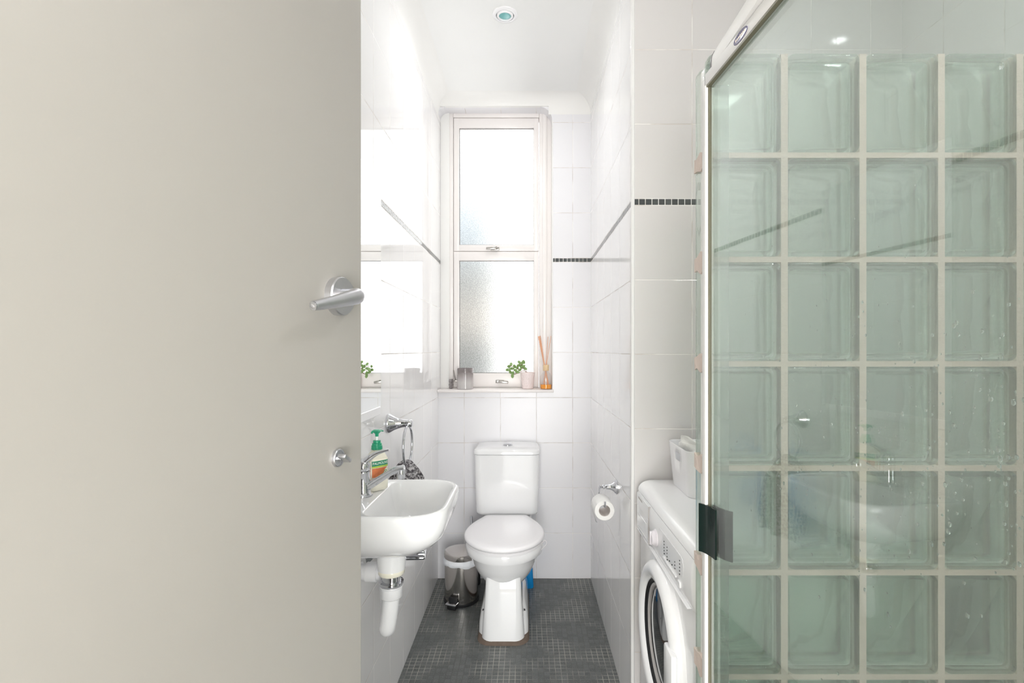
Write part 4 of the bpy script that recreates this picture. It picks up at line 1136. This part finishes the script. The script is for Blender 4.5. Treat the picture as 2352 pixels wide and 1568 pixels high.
# potted plant
pc = Vector(((1212 - VX) / F * 2.885, 2.885, SZ))
pl = thing('potted_plant', 'trailing green succulent in a pale pink pot on the window sill', 'plant', pc)
b = NBM(); rings = []
for z, r in ((0.0006, 0.026), (0.003, 0.0295), (0.03, 0.0325), (0.06, 0.036), (0.088, 0.0395), (0.094, 0.0405), (0.095, 0.0395), (0.094, 0.037), (0.080, 0.036), (0.078, 0.002)):
    rings.append([pc + Vector((r * math.cos(2 * PI * k / 48), r * math.sin(2 * PI * k / 48), z)) for k in range(48)])
loft(b, rings)
for row in range(9):                                # pressed diamond pattern
    for k in range(22):
        a = 2 * PI * (k + 0.5 * (row % 2)) / 22; z = 0.010 + 0.0092 * row; r = 0.030 + 0.0095 * z / 0.09
        q = bmesh.new(); bmesh.ops.create_icosphere(q, subdivisions=1, radius=1)
        merge(b, q, Matrix.Translation(pc + Vector((r * math.cos(a), r * math.sin(a), z))) @ Matrix.Rotation(a, 4, 'Z') @ Matrix.Diagonal((0.0012, 0.0038, 0.0042, 1)))
obj('pot', b, M['pot'], pl, smooth=50)
random.seed(5)
D_ = 2.872
stem_pts = [[(1210, 856), (1207, 849), (1200, 846), (1192, 847), (1182, 850), (1176, 856)], [(1205, 852), (1201, 842), (1196, 836)], [(1209, 855), (1203, 851), (1190, 856), (1180, 860)], [(1192, 847), (1180, 842), (1172, 840)]]
b = NBM()
for sp in stem_pts: tube(b, smooth_path([P(x, y, D_ + 0.004 * i) for i, (x, y) in enumerate(sp)], 4), 0.0018, 8)
tube(b, smooth_path([pc + Vector((0, 0, 0.078)), pc + Vector((0.002, -0.006, 0.09)), P(1209, 854, D_)], 4), 0.0022, 8)
obj('stem', b, M['stem'], pl, smooth=60)
b = NBM()
spots = [(1166, 849), (1169, 841), (1174, 836), (1172, 854), (1176, 846), (1178, 857), (1182, 841), (1184, 850), (1188, 844), (1191, 839), (1193, 832), (1199, 834), (1203, 831), (1197, 842), (1194, 849), (1188, 854), (1202, 841), (1206, 846), (1177, 863), (1170, 848)]
for x, y in spots:
    q = bmesh.new(); bmesh.ops.create_uvsphere(q, u_segments=12, v_segments=8, radius=1)
    for v in q.verts: v.co.x *= 1 - 0.25 * v.co.y
    merge(b, q, Matrix.Translation(P(x, y, D_ + random.uniform(-0.02, 0.02))) @ Matrix.Rotation(random.uniform(0, 6.28), 4, 'Y') @ Matrix.Rotation(random.uniform(-0.9, 0.9), 4, 'X') @ Matrix.Diagonal((0.0082, 0.0026, 0.0135, 1)))
obj('leaves', b, M['leaf'], pl, smooth=70)
# reed diffuser
rc = Vector(((1254 - VX) / F * 2.866, 2.866, SZ + 0.0006))
rd = thing('reed_diffuser', 'glass reed diffuser with amber oil at the right end of the sill', 'diffuser', rc)
T = Matrix.Translation(rc)
b = NBM(); lathe(b, [(0.030, 0.0), (0.0325, 0.003), (0.0325, 0.060), (0.030, 0.076), (0.023, 0.088), (0.0145, 0.096), (0.0135, 0.104), (0.0125, 0.104), (0.0125, 0.096), (0.021, 0.087), (0.0285, 0.074), (0.031, 0.06), (0.031, 0.004), (0.0, 0.003)], 48, T, cap1=False); obj('bottle', b, M['reedglass'], rd, smooth=50)
b = NBM(); lathe(b, [(0.0, 0.0035), (0.0305, 0.0035), (0.0308, 0.026), (0.0, 0.0262)], 48, T, cap0=False, cap1=False); obj('oil', b, M['amber'], rd)
b = NBM(); lathe(b, [(0.0158, 0.102), (0.0162, 0.103), (0.0162, 0.133), (0.0155, 0.135), (0.008, 0.135), (0.008, 0.104)], 36, T, cap0=False, cap1=False); obj('collar', b, M['wood'], rd, label='pale wooden collar')
for (tx, ty, bx_, dz) in ((1236.5, 772, 1260, 0.0), (1239, 771, 1261, 0.004), (1241, 771, 1259, -0.004), (1238, 772, 1262, -0.008), (1258.8, 773, 1250, 0.006), (1265.5, 771.5, 1247, 0.0)):
    b = NBM(); tp = P(tx, ty, 2.866 + dz); bt = P(bx_, 892, 2.866 - dz * 0.5); bt.z = SZ + 0.005
    # keep the reed inside the neck
    tube(b, [bt, tp], 0.0019 if tx < 1250 else 0.0015, 8); obj('reed', b, M['reed'], rd, smooth=60)

# ------------------------------------------------------------------ light
w = bpy.data.worlds.new('outdoors'); sc.world = w; w.use_nodes = True
nt = w.node_tree; h = NB(nt); bg = nt.nodes['Background']
tc = h.n('ShaderNodeTexCoord'); sp = h.n('ShaderNodeSeparateXYZ'); nt.links.new(tc.outputs['Generated'], sp.inputs[0])
yy = h.m('MAXIMUM', sp.outputs[1], 0.05)
az = h.m('DIVIDE', sp.outputs[0], yy); el = h.m('DIVIDE', sp.outputs[2], yy)
left = h.ramp(az, -0.11, 0.015, 1.0, 0.0)                 # a neighbouring building and shrubs stand to the left outside
cr = h.n('ShaderNodeValToRGB'); cr.color_ramp.interpolation = 'EASE'
h.put(cr.inputs[0], h.m('MULTIPLY_ADD', el, 1.0, 0.3))
els = cr.color_ramp.elements
stops = ((0.20, (0.96, 0.99, 0.96), 0.95), (0.28, (0.97, 0.99, 0.95), 0.97), (0.36, (1.0, 0.93, 0.85), 0.66), (0.43, (0.97, 0.97, 0.93), 0.76), (0.50, (0.88, 0.95, 1.0), 0.60), (0.58, (0.85, 0.93, 1.0), 0.48), (0.72, (1.0, 1.0, 0.99), 0.0))
while len(els) < len(stops): els.new(0.5)
for e, (p, c, a) in zip(els, stops): e.position = p; e.color = c + (a,)
mm = h.m('MULTIPLY', left, cr.outputs[1])
col = h.mix(left, (1.0, 0.99, 0.98, 1), cr.outputs[0])
h.put(bg.inputs[1], h.m('MULTIPLY', h.m('POWER', 0.11, mm), 2.0))
nt.links.new(col, bg.inputs[0])
# portal that guides daylight sampling to the window opening
pt = bpy.data.lights.new('window_portal', 'AREA'); pt.shape = 'RECTANGLE'; pt.size = wx(1232) - wx(1050); pt.size_y = wz(290) - wz(860); pt.cycles.is_portal = True
po = bpy.data.objects.new('window_portal', pt); COL.objects.link(po)
po.location = ((wx(1232) + wx(1050)) / 2, ZW + 0.06, (wz(290) + wz(860)) / 2)
po.rotation_euler = Vector((0, -1, 0)).to_track_quat('-Z', 'Y').to_euler()
def area(name, loc, to, sx, sy, power, col=(1, 1, 1)):
    l = bpy.data.lights.new(name, 'AREA'); l.shape = 'RECTANGLE'; l.size = sx; l.size_y = sy; l.energy = power; l.color = col
    o = bpy.data.objects.new(name, l); COL.objects.link(o); o.location = loc
    o.rotation_euler = (Vector(to) - Vector(loc)).to_track_quat('-Z', 'Y').to_euler()
    return o
area('hall_top_fill', (-0.3, -0.8, 2.62), (-0.3, -0.8, 0), 0.6, 0.8, 14, (0.98, 0.99, 1.0))  # added overhead fill in the unseen hall, no real fixture behind it
area('shower_top_fill', (1.08, 0.60, 2.64), (1.08, 0.60, 0), 0.16, 0.16, 4.5, (0.97, 0.99, 1.0))  # added out-of-view fill that brightens the shower and glass blocks
area('hall_front_fill', (0.3, -1.58, 0.9), (0.3, 0, 0.9), 1.4, 1.5, 50, (0.97, 0.99, 1.0))  # added frontal fill panel behind the camera; the hall has no window here

dlo = area('downlight_fill', (lc.x, lc.y, ZC - 0.012), (lc.x, lc.y, 0), 0.046, 0.046, 1.7, (0.98, 0.99, 1.0))  # added fill for the toilet room, set below the unlit downlight
dlo.data.shape = 'DISK'
# ------------------------------------------------------------------ camera and view
cam = bpy.data.cameras.new('camera'); co = bpy.data.objects.new('camera', cam); COL.objects.link(co)
co.location = (0, 0, CAMH); co.rotation_euler = (PI / 2, 0, 0)
cam.sensor_width = 36; cam.lens = 36 * F / 2352; cam.shift_x = (1176 - VX) / 2352; cam.shift_y = (VY - 784) / 2352
cam.clip_start = 0.01
sc.camera = co
vs = sc.view_settings; vs.view_transform = 'Standard'; vs.look = 'None'; vs.exposure = 0.9; vs.gamma = 1.0; vs.use_curve_mapping = False
sc.cycles.max_bounces = 12; sc.cycles.transmission_bounces = 10; sc.cycles.transparent_max_bounces = 14; sc.cycles.diffuse_bounces = 6; sc.cycles.glossy_bounces = 4
sc.cycles.use_adaptive_sampling = True; sc.cycles.adaptive_threshold = 0.05; sc.cycles.use_auto_tile = False; sc.cycles.time_limit = 1000
sc.cycles.use_denoising = True
sc.cycles.sample_clamp_indirect = 8
